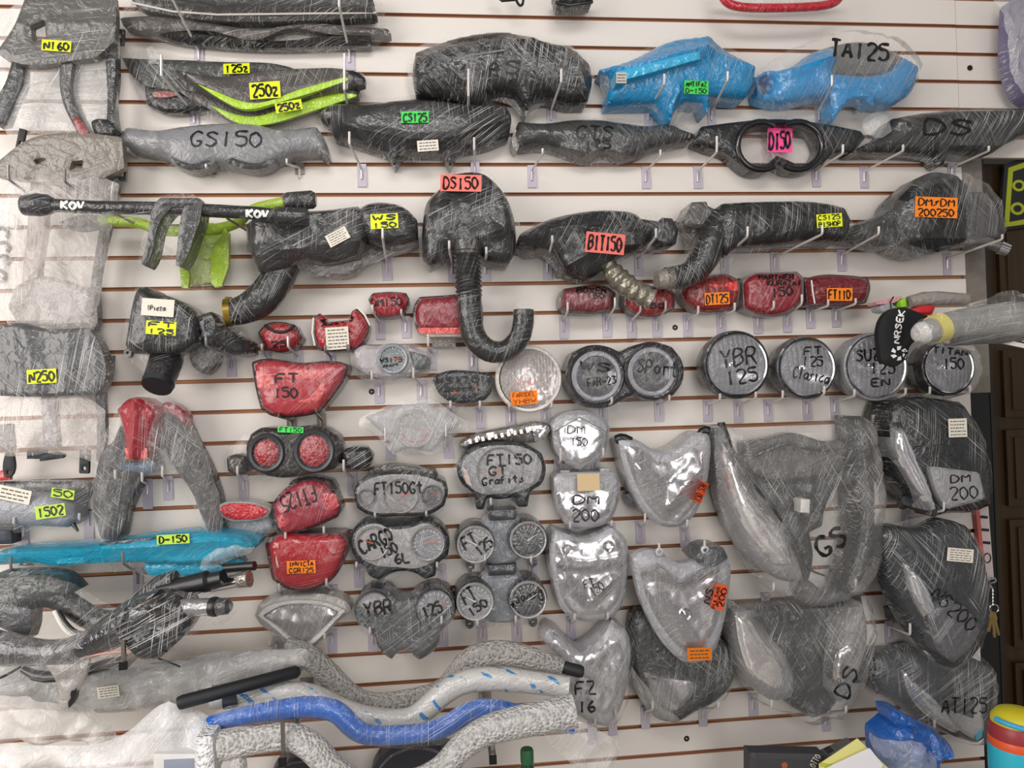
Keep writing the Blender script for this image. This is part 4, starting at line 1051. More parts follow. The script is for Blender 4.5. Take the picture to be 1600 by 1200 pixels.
# ================================================================== gauges
FACE = '8f8d8e'
def dial(t, cx, cy, r, d, deg=30, rim='3a3b40', face=FACE, needle=-20, ticks=True, bezel=5, ncol='d8683e', amt=.6):
    t.p('bezel', lathe(cx, cy, d, [(r, -.03), (r, .008), (r - bezel * .4, .012), (r - bezel, .01), (r - bezel, .004)], 36), wrapped(rim, deg, .35))
    k = (-CAMP[1] - d) / FPX
    f = t.p('dial_face', lathe(cx, cy, d, [(r - bezel + .5, .0042), (0, .0046)], 36), wrapped(face, deg, amt))
    c = W(cx, cy, d)
    if ticks:
        M = []
        for i in range(15):
            a = math.radians(-120 + i * 240 / 14); q = []
            for rr, w in ((.66, .012), (.8, .012)):
                for sg in (-1, 1):
                    q.append((c[0] + k * r * (rr * math.sin(a) + sg * w * math.cos(a)), c[1] - .0056, c[2] + k * r * (rr * math.cos(a) - sg * w * math.sin(a))))
            M.append(([q[0], q[1], q[3], q[2]], [(0, 1, 2, 3)]))
        t.p('tick_marks', join(*M), plain('tick_white', 'e4e0dc', .5), f, hit=False, smooth=False)
    a = math.radians(needle); u = np.array([math.cos(a), 0, math.sin(a)]); v = np.array([-math.sin(a), 0, math.cos(a)])
    q = [c + np.array([0, -.0064, 0]) + k * r * (u * x + v * y) for x, y in ((-.06, .03), (.62, .012), (.62, -.012), (-.06, -.03))]
    t.p('needle', ([tuple(p) for p in q], [(0, 1, 2, 3)]), plain('needle_' + ncol, ncol, .4), f, hit=False, smooth=False)
t = Thing('gauge_cluster', 'clear-winged single round gauge in film with black writing, above the empty slats', 'gauge', 613, 568, .03)
t.p('housing', relief('553,548 566,540 590,541 604,537 628,538 652,544 674,556 672,575 650,584 628,590 600,592 572,584 556,574', .005, .075, .014, s=1), wrapped('b5b0b2', 60, .7))
t.p('right_wing', relief('640,548 668,556 674,566 666,576 648,578', .03, .085, .008, s=1), wrapped('6d7276', 60, .6))
dial(t, 614, 561, 24, .082, 60, 'a3abb2', '82878c', 4)
t.wrap('552,546 566,536 628,534 676,552 676,580 628,596 570,594 554,580', .05, 60, .25, .7, 4)
t.ink('WS175', 594, 559, 628, 566, -3, 2.2); t.ink('sport', 598, 568, 622, 573, -6, 2)
t = Thing('gauge_cluster', 'black-faced oblong gauge in film hung left of the clear round lamp', 'gauge', 720, 605, .03)
t.p('housing', relief('676,590 690,582 740,580 768,584 768,612 758,625 730,630 700,626 684,612', .005, .085, .012, s=1), wrapped('3a3e44', 40, .5))
t.p('dial_face', relief('682,592 694,586 762,586 764,610 754,620 704,621 690,610', .06, .092, .003, s=1), wrapped('25282d', 40, .6))
for x, y, a, b in ((704, 614, 12, 0), (738, 602, 8, 5)): t.p('needle', tube([(x, y, .0935), (x + a, y + b, .0935)], .8, sides=6), plain('needle_d8683e', 'd8683e', .4))
t.wrap('672,592 690,580 768,580 772,615 762,632 728,638 690,632 676,615', .05, 20, .2, .6, 3)
t.ink('WS175', 682, 589, 748, 599, -3, 3.4); t.ink('Sport', 694, 603, 738, 612, -2, 3)
t = Thing('gauge_cluster', 'pale kite-shaped gauge bundled in milky film', 'gauge', 648, 668, .03)
t.p('housing', relief('570,652 600,640 640,632 670,632 700,650 726,660 706,672 690,690 676,706 660,704 640,700 620,708 608,700 604,684 590,670', .005, .07, .016, s=1), wrapped('a5a2a4', 65, .9))
dial(t, 648, 670, 30, .072, 65, 'a9a6a6', '9a9496', -12, True, 4, amt=.9)
t.p('red_arc', tube([(648 + 21 * math.cos(math.radians(a)), 670 + 21 * math.sin(math.radians(a)), .078) for a in range(20, 170, 15)], 1.2, sides=6), plain('arc_red', 'b8463e', .4))
t.wrap('556,662 590,642 640,628 680,630 710,650 736,664 704,680 680,712 650,704 618,714 604,690 584,668', .085, 65, .3, .8, 4, True)
t = Thing('gauge_cluster', 'wide dark-rimmed triple gauge with black writing in film, above the twin-round one', 'gauge', 625, 768, .03)
t.p('housing', relief('552,764 562,752 580,742 625,736 672,742 696,752 700,766 694,790 676,802 625,806 575,804 558,794', .005, .1, .012, s=1), wrapped('33363c', 30, .5))
t.p('dial_face', relief('557,766 566,755 584,746 625,741 668,746 691,755 695,767 689,788 672,797 625,801 578,799 563,790', .07, .106, .003, s=1), wrapped('8e8b8c', 65, .8))
dial(t, 626, 774, 27, .1, 65, 'b0abac', '8a8688', 10, True, 2, amt=.8); dial(t, 675, 774, 17, .102, 65, '8a8688', '77757a', 20, True, 2); dial(t, 572, 776, 13, .102, 65, '9a9698', '85838a', 120, False, 2)
t.p('mount', relief('572,742 580,730 610,726 640,728 680,734 686,744 670,748 600,746', .005, .06, .008, s=1), wrapped('5a564f', 20, .5))
t.wrap('550,762 580,738 672,738 702,764 694,796 676,806 575,808 554,796', .05, 30, .16, .6, 3)
t.ink('FT150Gt', 585, 754, 660, 772, -2, 3.4)
t = Thing('gauge_cluster', 'twin-round dark-rimmed gauge, three rows of black writing on its left dial', 'gauge', 626, 858, .03)
t.p('housing', relief('548,844 552,826 568,815 590,812 606,818 625,817 645,816 665,811 688,820 702,840 700,868 684,882 680,900 664,905 650,896 630,892 610,896 596,907 578,900 570,886 555,872', .005, .09, .014, s=1), wrapped('34383f', 40, .5))
t.p('dial_face', relief('554,846 558,830 574,820 592,819 608,826 644,824 662,818 684,826 695,842 692,864 676,878 650,888 620,886 590,884 566,874', .06, .098, .004, s=1), wrapped('a09d9d', 70, .8))
dial(t, 668, 848, 27, .096, 20, 'a7a4a4', '8b8a90', 0, True, 3)
dial(t, 582, 848, 26, .096, 20, 'aaa6a6', 'a39fa0', 160, False, 3)
t.wrap('546,842 554,820 590,808 650,812 690,818 706,845 698,876 680,904 650,902 600,910 570,900 552,876', .05, 40, .16, .6, 3)
t.ink('CARGO', 560, 834, 614, 856, -26, 4.2); t.ink('150', 594, 850, 620, 868, -22, 3.4); t.ink('6L', 616, 864, 640, 880, -8, 3.4)
t = Thing('gauge_cluster', 'heart-shaped twin gauge in stretch film with bold black writing across both dials', 'gauge', 634, 970, .03)
t.p('housing', relief('556,950 562,930 580,918 606,920 622,936 640,934 656,922 680,915 702,922 713,944 708,965 690,985 684,1008 668,1024 656,1031 646,1024 640,1014 624,1018 612,1030 600,1022 590,1008 584,990 566,976', .005, .09, .016, s=1), wrapped('3a3d42', 35, .7))
t.p('dial_body', tube('585,950,.05 584,951,.11', [31, 29], sides=28), wrapped('3c3f45', 35, .6))
t.p('dial_body', tube('680,948,.05 679,949,.11', [33, 31], sides=28), wrapped('3c3f45', 35, .6))
dial(t, 584, 951, 28, .106, 70, '6a6c70', '9c999b', 40, False, 2, amt=.9); dial(t, 679, 949, 30, .106, 20, '45484e', '83848a', 20, True, 2, amt=.8)
t.wrap('554,946 566,922 606,914 640,928 690,911 716,940 706,975 690,1000 660,1034 640,1020 608,1034 586,1000 562,978', .112, 35, .2, .8, 2, True, rd=.06)
t.ink('YBR', 570, 940, 612, 962, -10, 4); t.ink('125', 660, 944, 690, 962, -22, 4)
t = Thing('gauge_cluster', 'rounded shield-shaped gauge with three rows of black writing under the clear light strip', 'gauge', 782, 742, .03)
t.p('housing', relief('714,734 722,712 742,696 780,690 822,694 846,708 853,732 846,756 830,768 824,792 808,792 806,776 780,780 760,778 756,796 744,796 740,772 722,756', .005, .09, .014, s=1), wrapped('33373d', 30, .4))
t.p('dial_face', relief('720,734 727,716 746,702 780,696 818,699 840,712 847,732 840,752 822,764 780,772 744,768 727,752', .06, .097, .004, s=1), wrapped('8f8e90', 75, .8))
dial(t, 780, 734, 36, .092, 75, 'a9a7a7', '949294', 200, False, 2, amt=.9)
t.p('warning_panel', relief('722,728 730,736 738,760 728,754', .08, .1, .002, s=0), wrapped('c9b3ab', 20, .4))
t.wrap('710,734 722,708 780,686 826,690 856,730 846,760 828,796 748,800 738,776 718,758', .05, 30, .16, .6, 3)
t.ink('FT150', 762, 710, 830, 726, -2, 3.4); t.ink('GT', 764, 728, 792, 742, -2, 3.4); t.ink('Grafito', 754, 744, 818, 756, -4, 3)
def twin(label, y0, xa, ya, xb, yb, r, top=True):
    t = Thing('gauge_cluster', label, 'gauge', (xa + xb) / 2, (ya + yb) / 2, .03)
    xm = (xa + xb) / 2
    t.p('bridge', relief(P([(xa + 5, ya - 25), (xm - 20, y0 + 3), (xm + 22, y0), (xb - 5, yb - 25), (xb, yb + 20), (xm + 22, yb + 34), (xm - 20, yb + 36), (xa + 10, ya + 22)]), .005, .07, .012, s=1), wrapped('8d9097', 30, .9))
    t.p('centre_block', relief(P([(xm - 22, y0), (xm + 24, y0 - 2), (xm + 22, y0 + 14), (xm - 20, y0 + 16)]), .02, .085, .005, s=0), wrapped('3e4148', 20, .3))
    for x, y, sd in ((xa, ya, -1), (xb, yb, 1)):
        t.p('dial_body', lathe(x, y, .005, [(r + 2, 0), (r + 2, .09), (r, .1)], 32, dref=.1), wrapped('4c5057', 30, .5))
        t.p('mount_ear', relief([ell(x + sd * 8, y + r + 6, 7, 9, n=14), ell(x + sd * 8, y + r + 8, 3, n=8)], .03, .045, .003, s=0, step=4), wrapped('53565c', 30, .3))
        dial(t, x, y, r, .102, 60, 'b9b6b4', '8d8d8f' if sd < 0 else '4d5056', 150 if sd < 0 else 30, True, 3, 'd9d4cf')
    t.wrap(P([(xa - 30, ya - 10), (xa - 10, ya - 30), (xm, y0 - 5), (xb + 10, yb - 32), (xb + 32, yb), (xb + 10, yb + 34), (xm, yb + 42), (xa - 10, ya + 34)]), .06, 60, .18, .7, 3)
    return t
t = twin('bridged pair of small round gauges with tachometer showing on the right, upper of two pairs', 798, 743, 850, 825, 843, 29)
t.ink('FT', 722, 836, 744, 856, -28, 3.4); t.ink('125', 742, 846, 770, 862, -38, 3.4)
t = twin('bridged pair of small round gauges with writing on both dials, lower of two pairs', 884, 742, 939, 825, 936, 29)
t.ink('FT', 722, 920, 742, 942, -28, 3.4); t.ink('150', 730, 942, 762, 956, -34, 3.4); t.ink('Deport', 796, 928, 848, 944, 165, 3)

# ================================================================== round headlights
def roundlamp(label, cx, cy, r, d=.1, rim='2e3034', deg=30, ribs=26, off=(-3, -2), amt=.5):
    t = Thing('headlight', label, 'headlight', cx, cy, .03)
    t.p('housing', lathe(cx, cy, .005, [(r * .55, 0), (r * .92, .03), (r * 1.0, d - .02)], 40, dref=d), wrapped(rim, deg, .4))
    t.p('rim', lathe(cx, cy, d, [(r * .99, -.03), (r, -.005), (r * .98, .004), (r * .93, .006), (r * .9, .0)], 44), wrapped(rim, deg, .3))
    t.p('bezel', lathe(cx, cy, d, [(r * .92, .003), (r * .89, .009), (r * .85, .008), (r * .83, 0)], 44), CHROME)
    t.p('reflector', lathe(cx, cy, d, [(r * .84, .002), (r * .6, -.012), (r * .3, -.022), (r * .12, -.026)], 40), mirror(deg, .35, 24, .2, (.62, .62, .65)))
    t.p('bulb_shield', lathe(cx, cy, d, [(r * .16, -.024), (r * .17, -.008), (r * .1, -.003), (0, -.002)], 20), CHROME)
    t.p('lens', lathe(cx, cy, d, [(r * .86, .006), (r * .7, .012), (r * .4, .0165), (0, .018)], 40), film(deg, .3, amt, (.72, .72, .75), .15, ribs))
    return t
t = roundlamp('dark-rimmed round headlight, two rows of black writing, first of the four on the right', 1150, 570, 56, rim='2b2c36')
t.ink('YBR', 1126, 545, 1182, 573, -6, 3.6); t.ink('125', 1134, 577, 1184, 599, -8, 3.6)
t = roundlamp('round chrome-edged headlight with three rows of black writing', 1259, 575, 52, rim='4a4b4f', deg=65)
t.ink('FT', 1257, 542, 1284, 554, -3, 2.8); t.ink('125', 1254, 557, 1286, 572, 4, 2.8); t.ink('Clasica', 1240, 577, 1296, 595, 12, 2.6)
t = roundlamp('round headlight half covered by the hanging black bag', 1367, 573, 57, rim='8b8c90', deg=10)
t.ink('SUZ', 1338, 546, 1374, 564, -2, 3.4); t.ink('125', 1360, 566, 1398, 584, 0, 3.4); t.ink('EN', 1362, 592, 1390, 604, 0, 3.4)
t = roundlamp('round headlight in film below the film-wrapped tube, two rows of black writing', 1480, 574, 48, rim='3a393b', deg=75, amt=.8)
t.wrap(ell(1480, 572, 53, 52), .06, 70, .25, .7, 3)
t.ink('TITAN', 1458, 544, 1512, 554, 6, 2.8); t.ink('150', 1474, 560, 1506, 577, 0, 3.2)
t = Thing('headlight', 'round clear headlight with an orange sticker, no housing, beside the double lamp', 'headlight', 826, 592, .03)
t.p('shell', lathe(826, 592, .005, [(30, 0), (46, .03), (51, .06), (52, .075)], 40, dref=.08), wrapped('cfc6c0', 60, .5))
t.p('outer_rim', lathe(826, 592, .08, [(52, -.006), (53, 0), (51, .006), (47, .005), (46, 0)], 44), wrapped('e2dbd4', 20, .3))
t.p('reflector', lathe(827, 592, .08, [(46, .002), (30, -.01), (10, -.016), (0, -.016)], 40), mirror(60, .4, 60, .25, (.85, .81, .8)))
t.p('lens', lathe(827, 592, .08, [(46, .004), (36, .012), (20, .016), (0, .018)], 40), film(60, .3, .6, (.86, .82, .8), .15, 40))
t.sticker(798, 611, 840, 632, ORA, ['FARODEL', 'YHBW'], -5, 1.4, ink=plain('orange_ink', 'a04a10', .6))
t.ink('WMU', 806, 594, 836, 602, -4, 1.6, plain('pink_ink', 'c88a84', .6))
t = Thing('headlight', 'double round headlight with grey rings joined side by side, wrapped', 'headlight', 974, 588, .03)
t.p('housing', relief('884,580 894,552 918,540 950,542 968,550 990,540 1020,534 1050,542 1066,566 1066,596 1052,618 1020,626 996,618 976,622 956,634 920,636 896,618', .005, .09, .014, s=1), wrapped('3c3d40', 40, .5))
for cx, cy, r in ((932, 588, 46), (1018, 581, 45)):
    t.p('lamp_rim', lathe(cx, cy, .1, [(r, -.03), (r, 0), (r - 3, .005), (r - 6, .003)], 40), wrapped('2f3135', 40, .4))
    t.p('grey_ring', lathe(cx, cy, .1, [(r - 5, .002), (r - 8, .007), (r - 13, .006), (r - 14, 0)], 40), wrapped('9a9aa2', 40, .5))
    t.p('reflector', lathe(cx, cy, .1, [(r - 13, .002), (r * .4, -.012), (6, -.02), (0, -.02)], 36), mirror(40, .4, 28, .2, (.55, .55, .58)))
    t.p('lens', lathe(cx, cy, .1, [(r - 12, .004), (r * .4, .012), (0, .014)], 36), film(40, .22, .7, (.7, .7, .72)))
t.wrap('880,580 894,548 930,536 975,540 1020,530 1058,540 1070,580 1056,620 1010,632 975,634 930,642 894,624', .05, 40, .2, .6, 4)
t.ink('WS', 906, 566, 954, 580, 6, 3.6); t.ink('FAR-23', 918, 590, 962, 602, -8, 2.4); t.ink('SPort', 996, 564, 1058, 586, 6, 3)

# ================================================================== shaped headlights
CLR = 'b4b3b8'
def lamp(label, outer, inner, d1=.11, deg=40, house=None, ribs=0, cells=30, ridges=(), lens=None, rd=.014, tint=(.82, .81, .82), rough=.2, wrap=True, lbase=.1, lamt=.55, d0=.005, bulb=()):
    c = (P(outer).max(0) + P(outer).min(0)) / 2
    t = Thing('headlight', label, 'headlight', c[0], c[1], .03)
    t.p('housing', relief(outer, d0, d1 - .015, rd, s=1), house or wrapped(CLR, deg, .5))
    inner = scl(inner, 1.02)
    t.p('reflector', relief(inner, max(d1 - .05, d0), d1 - .01, .004, s=1, ridges=ridges, noise=.002, nf=50), mirror(deg, .4, cells, rough, tint))
    t.p('lens', relief(lens if lens is not None else scl(outer, .97), None, d1, .018, s=1, crown=.006), film(deg, lbase, lamt, (.8, .8, .83), .14, ribs))
    for x, y, r in bulb: t.p('bulb_shield', lathe(x, y, d1 - .012, [(r * 1.5, -.01), (r * 1.4, .0), (r, .004), (r * .8, .002), (0, .006)], 24), CHROME)
    if wrap: t.wrap(outer, d1 * .55, deg + 20, .18, .6, 3)
    return t
t = lamp('clear five-sided headlight with two rows of black writing', '860,665 870,652 906,641 944,654 953,668 944,714 932,722 908,735 884,724 872,712', '867,674 876,664 906,654 938,668 944,676 934,708 908,726 884,715', .09, 30, cells=22)
t.p('edge_groove', tube('866,674,.094 906,652,.1 946,674,.094', 1.2, sides=6), wrapped('8d8d93', 20, .3))
t.ink('DM', 887, 665, 914, 678, 0, 2); t.ink('150', 892, 684, 918, 697, 0, 2.2)
t = lamp('clear trapezoid headlight with a tan tape patch and two rows of dark writing', '865,748 872,740 900,738 960,738 967,750 964,790 952,814 930,824 900,826 882,818 872,796', '870,770 900,768 958,766 952,800 930,812 890,812 878,800', .1, 30, cells=26)
t.p('side_clip', relief(box(876, 735, 890, 742), .03, .06, .003, s=0), wrapped(CLR, 20, .3))
t.p('side_clip', relief(box(938, 732, 952, 740), .03, .06, .003, s=0), wrapped(CLR, 20, .3))
t.sticker(902, 740, 937, 767, TAN, (), -2, name='tan_tape')
t.ink('DM', 896, 774, 936, 788, 2, 3.2, plain('violet_ink', '2a2438', .5)); t.ink('200', 894, 796, 936, 815, 2, 3.2, plain('violet_ink', '2a2438', .5))
t = lamp('tall clear headlight with two bulb cups at its top corners', '860,840 868,828 885,834 915,842 940,832 955,824 972,834 982,862 980,900 972,944 962,962 930,970 895,966 878,952 866,914 859,870', '868,848 885,844 916,850 955,836 968,850 972,890 964,938 950,955 920,960 895,955 882,940 872,900', .12, 40, cells=34, ridges=[('870,880 915,884 972,876', .014, 10), ('885,905 920,940 955,905', .01, 12)], lbase=.08)
for x, y in ((887, 859), (951, 853)): t.p('bulb_cup', lathe(x, y, .112, [(9, -.004), (9, .002), (6, .0), (3, -.004), (0, -.004)], 24), CHROME)
t.ink('FT', 912, 905, 928, 918, -14, 1.8); t.ink('150', 922, 912, 944, 928, -30, 1.8)
t = lamp('clear horned headlight half hidden behind the bubble-wrapped bar, black writing', '848,1000 852,988 860,982 872,988 890,1006 908,1020 925,1010 945,990 956,968 964,975 978,985 985,1010 980,1060 968,1110 950,1136 925,1130 900,1115 890,1080 880,1040', '858,1008 868,1000 900,1026 930,1020 950,1000 966,1000 974,1030 966,1080 948,1115 925,1110 905,1080 890,1040', .12, 60, ribs=22, lbase=.12)
t.p('horn', tube('866,1004,.1 862,990,.11 864,984,.115 870,990,.11', 2, sides=8, s=1), wrapped(CLR, 20, .3))
t.p('centre_rib', tube('908,1040,.11 918,1018,.12 924,1005,.125 928,1022,.12', 2, sides=8, s=1), wrapped(CLR, 20, .3))
t.wrap('842,1000 860,976 908,1016 955,962 990,990 988,1050 970,1120 945,1142 900,1125 872,1040', .13, 60, .1, .5, 3, True, rd=.06)
t.ink('FZ', 899, 1066, 932, 1086, -4, 3.4); t.ink('16', 904, 1095, 930, 1113, 0, 4)
t = lamp('V-shaped clear headlight with horned black corners and an orange sticker at its right edge', '966,688 974,684 1000,690 1020,702 1050,702 1070,690 1090,676 1106,676 1110,690 1108,730 1100,770 1080,810 1058,823 1030,820 1008,802 985,760 972,720', '976,698 1000,700 1030,722 1055,720 1080,700 1096,706 1098,735 1085,785 1060,814 1035,812 1014,790 992,750', .12, 20, cells=26, ridges=[('990,720 1040,790 1092,730', .014, 20)], lbase=.12, bulb=((1046, 762, 8),))
for a in ('964,687,.08 972,684,.09 985,690,.09', '1092,684,.08 1100,672,.09 1107,674,.09'): t.p('corner_mount', tube(a, 8, sides=12, s=1), BLACK)
t.p('side_tab', relief('978,772 990,770 998,790 990,796 978,782', .01, .05, .005), wrapped('77737a', 20, .4))
t.ink('SZ-RR150', 1010, 750, 1068, 760, -2, 1.2, plain('faint_ink', '77747c', .5))
t.sticker(1088, 752, 1102, 786, plain('red_orange_sticker', 'f4602c', .6), ['S2R', '150'], 24, 1.3, trot=-90)
t = lamp('clear pointed headlight hung from two rings with two orange stickers', '988,872 1000,862 1030,862 1060,880 1085,876 1105,858 1130,856 1140,880 1136,940 1128,985 1116,1015 1098,1034 1075,1036 1040,1010 1015,970 996,920', '1000,890 1030,880 1060,905 1095,890 1122,880 1126,930 1116,980 1092,1018 1068,1014 1040,985 1014,940', .16, 30, cells=24, ridges=[('1002,880 1062,905 1130,870', .02, 16), ('1020,930 1070,1000', .014, 20)], lbase=.14, d0=.108, bulb=((1070, 960, 9),))
t.p('dark_top', relief('1084,872 1108,855 1130,855 1138,872 1120,886 1096,884', .06, .16, .01), wrapped('565a60', 30, .5))
for x, y in ((1030, 862), (1101, 859)): t.p('mount_ring', lathe(x, y, .155, [(6, -.004), (6.5, .002), (3.4, .004), (3, -.004)], 18), wrapped('cfcdd0', 20, .2))
t.ink('NS', 1096, 925, 1118, 937, -70, 2.2)
t.sticker(1114, 913, 1134, 953, plain('red_orange_sticker', 'f4602c', .6), (), 14)
t.ink('PULSAR', 1102, 931, 1136, 937, -76, 1.3); t.ink('200', 1114, 929, 1144, 939, -76, 2.4)
t.label(1074, 1012, 1112, 1032, -2, 3, ORA, 'orange_label')
t = lamp('dark wrapped headlight partly behind the clear pointed one', '988,965 1000,955 1030,960 1100,1000 1130,1000 1148,1040 1146,1062 1120,1095 1090,1110 1055,1128 1030,1124 1005,1096 988,1050 984,1010', '1006,1050 1030,1058 1080,1065 1085,1080 1060,1110 1045,1112 1020,1084', .085, 70, wrapped('1e2226', 50, .8), rd=.02, lens='1000,1040 1060,1050 1100,1065 1100,1090 1056,1118 1020,1100', ridges=[('1020,1060 1056,1105', .01, 14)])
t.p('side_skirt', relief('986,1040 1000,1060 1040,1100 1062,1124 1054,1130 1020,1116 994,1080', .02, .08, .01, s=1), wrapped('9b9a97', 60, .6))
t.wrap('984,960 1030,955 1140,1000 1152,1050 1120,1104 1056,1134 1010,1108 984,1040', .095, 80, .1, .6, 3, True, rd=.05)

t = Thing('headlight', 'clear curved fan-shaped headlight with pointed ends, low on the left', 'headlight', 474, 970, .03)
t.p('housing', relief('398,962 404,945 430,934 470,928 515,930 545,945 549,955 525,975 505,998 485,1013 470,1017 450,1010 432,992 410,978', .005, .075, .012, s=1), wrapped('b5afa9', 60, .5))
t.p('rim', relief(['403,962 414,950 440,941 475,938 510,942 540,954 520,974 500,996 480,1010 468,1010 450,1000 432,984', '410,962 440,946 475,943 508,947 530,956 512,974 494,992 478,1004 468,1004 454,996 436,980'], .05, .088, .004, s=1), wrapped('dedad6', 20, .3))
t.p('reflector', relief('409,962 440,945 475,942 509,946 531,956 512,975 494,993 478,1005 468,1005 452,996 434,980', .05, .08, .003, s=1, ridges=[('414,962 470,975 528,958', .008, 16)]), mirror(70, .5, 40, .22, (.8, .78, .78)))
t.p('lens', relief('409,962 440,945 475,942 509,946 531,956 512,975 494,993 478,1005 468,1005 452,996 434,980', None, .094, .01, s=1, crown=.004), film(70, .15, .6, (.84, .82, .82), .14))
t.p('top_lug', tube('518,930,.05 518,926,.055', 4, sides=10), wrapped('b5afa9', 60, .5))
t.wrap('396,962 430,930 515,926 552,952 510,1000 470,1021 440,1004', .04, 20, .2, .6, 3)
t = Thing('light_strip', 'long slim clear running light slanting above the shield-shaped gauge', 'light strip', 790, 682, .03)
t.p('housing', relief('718,698 722,688 750,676 800,666 850,660 860,664 856,680 840,690 800,690 750,692 728,702', .005, .06, .008, s=1), wrapped('6b675f', 10, .5))
t.p('clear_cover', relief('722,692 750,680 800,670 848,664 846,670 800,678 752,688 726,698', .04, .075, .006, s=1), mirror(10, .3, 60, .2))
for i in range(11): t.p('light_segment', relief(turn(box(732 + i * 10, 686 - i * 1.9, 737 + i * 10, 693 - i * 1.9), -14), .06, .08, .002, s=0, step=4), plain('segment_white', 'e9e5e2', .2))
t.p('end_bracket', relief('832,672 856,664 860,672 850,688 836,690', .03, .08, .006), mirror(20, .3, 40))

t = Thing('headlight_fairing', 'very large wrapped headlight fairing with clear bagging and slanted black letters', 'headlight fairing', 1245, 800, .04)
k = wrapped('1f2020', 60, .8)
t.p('left_lamp', relief('1121,665 1132,668 1145,710 1175,760 1210,800 1240,850 1256,890 1252,910 1215,905 1175,870 1145,820 1128,760 1120,710', .02, .13, .03, crown=.02, s=1), wrapped('8f8e90', 60, .7))
t.p('left_reflector', relief('1128,690 1140,710 1165,760 1205,810 1232,850 1240,885 1215,885 1180,850 1155,810 1138,760', .1, .15, .01, crown=.008, s=1), mirror(75, .4, 30, .14, (.98, .96, .95)))
t.p('left_edge', tube('1133,668,.15 1148,712,.155 1180,762,.16 1222,812,.16 1250,870,.155 1256,900,.14', 2.6, sides=8, s=1), wrapped('2a2b2c', 20, .3))
t.p('right_side', relief('1330,650 1345,650 1358,700 1366,780 1362,850 1346,905 1326,930 1318,916 1334,860 1341,780 1332,700', .02, .11, .014, crown=.01, s=1), k)
t.p('cross_frame', relief(['1150,740 1200,750 1250,752 1300,742 1334,734 1338,752 1302,764 1290,790 1284,822 1264,832 1270,866 1264,905 1252,908 1248,860 1210,800', '1238,778 1270,770 1274,790 1262,818 1254,826'], .02, .09, .01, s=1), k)
t.p('bottom_tip', relief('1252,900 1266,908 1290,930 1320,922 1310,936 1280,944 1258,940', .02, .08, .01, s=1), wrapped('77767a', 60, .9))
t.p('rear_bracket', relief('1160,690 1200,684 1236,676 1290,690 1335,684 1336,720 1300,742 1250,752 1200,750 1166,730', .01, .05, .008, s=1), wrapped('6f6d69', 20, .8))
t.p('bracket_rib', tube('1180,712,.06 1232,690,.07 1262,702,.07 1320,704,.06', 3, s=1, sides=8), wrapped('4a4a4a', 20, .5))
t.p('wire', tube('1222,752,.1 1228,800,.13 1240,860,.14 1262,890,.13 1290,900,.12', 1.8, sides=8, s=2), BLACK)
t.p('connector', relief(box(1251, 780, 1265, 801, 3), .1, .135, .004, s=0), plain('white_plastic', 'e6e2de', .3))
t.p('top_mount', tube('1127,660,.1 1128,672,.1', [6, 8], sides=14), BLACK)
t.p('top_mount', tube('1343,652,.1 1344,660,.1', [5, 6], sides=14), BLACK)
t.wrap('1118,668 1132,664 1160,676 1230,668 1300,655 1345,645 1362,700 1372,780 1366,860 1345,915 1300,940 1250,946 1200,920 1160,880 1130,800 1118,720', .165, 62, .249, .65, 3, True, noise=.008, rd=.1)
t.ink('GS', 1274, 830, 1322, 862, -30, 6.5)
t = Thing('headlight_fairing', 'wrapped fairing with black letters running upward, below the very large one', 'headlight fairing', 1245, 1025, .03)
k = wrapped('2a2b2b', 60, .8)
t.p('centre_shell', relief('1160,950 1230,945 1300,940 1345,930 1350,960 1345,1010 1320,1070 1290,1115 1270,1122 1230,1100 1190,1050 1165,1000', .01, .07, .02, s=1), k)
t.p('left_lamp', relief('1138,945 1160,950 1190,980 1225,1020 1240,1060 1236,1090 1205,1095 1170,1070 1148,1020 1136,975', .02, .12, .03, crown=.015, s=1), wrapped('8d8c8e', 60, .7))
t.p('left_reflector', relief('1148,960 1165,965 1190,1000 1222,1040 1228,1075 1205,1080 1176,1058 1156,1010', .09, .14, .01, s=1), mirror(60, .4, 24, .12, (.98, .96, .95)))
t.p('right_lamp', relief('1320,960 1345,940 1353,970 1350,1020 1330,1070 1312,1100 1296,1080 1300,1020', .02, .12, .025, crown=.01, s=1), wrapped('8e8d8d', 60, .7))
t.p('right_reflector', relief('1306,1020 1330,1005 1342,1015 1330,1055 1312,1080 1302,1060', .09, .135, .01, s=1), mirror(60, .5, 24, .16, (.8, .78, .77)))
t.p('horn', lathe(1236, 962, .09, [(15, -.03), (15, .004), (11, .008), (8, 0), (0, -.003)], 28), BLACK)
t.wrap('1134,935 1200,930 1300,935 1350,920 1358,970 1354,1030 1332,1085 1296,1124 1288,1114 1266,1128 1220,1110 1180,1092 1150,1050 1136,985', .145, 66, .2, .6, 3, True, noise=.008, rd=.08)
t.ink('DS', 1300, 1054, 1348, 1078, -68, 4.4)
def sidelamp(label, shell, lampo, d1, deg, text, label_box, col='25272a', d0=.01):
    c = (P(shell).max(0) + P(shell).min(0)) / 2
    t = Thing('headlight_fairing', label, 'headlight fairing', c[0], c[1], .03)
    t.p('shell', relief(shell, d0, d1, .035, crown=.02, s=1), wrapped(col, deg, .9))
    t.p('lamp_frame', relief(scl(lampo, 1.14), d1 - .06, d1 + .012, .01, s=1), wrapped('121315', deg, .4))
    t.p('lamp', relief(lampo, d1 - .05, d1 + .024, .012, s=1, crown=.006), mirror(deg, .3, 24, .1, (.95, .95, .97)))
    if label_box: t.label(*label_box, 5)
    for q in text: t.ink(*q)
    return t
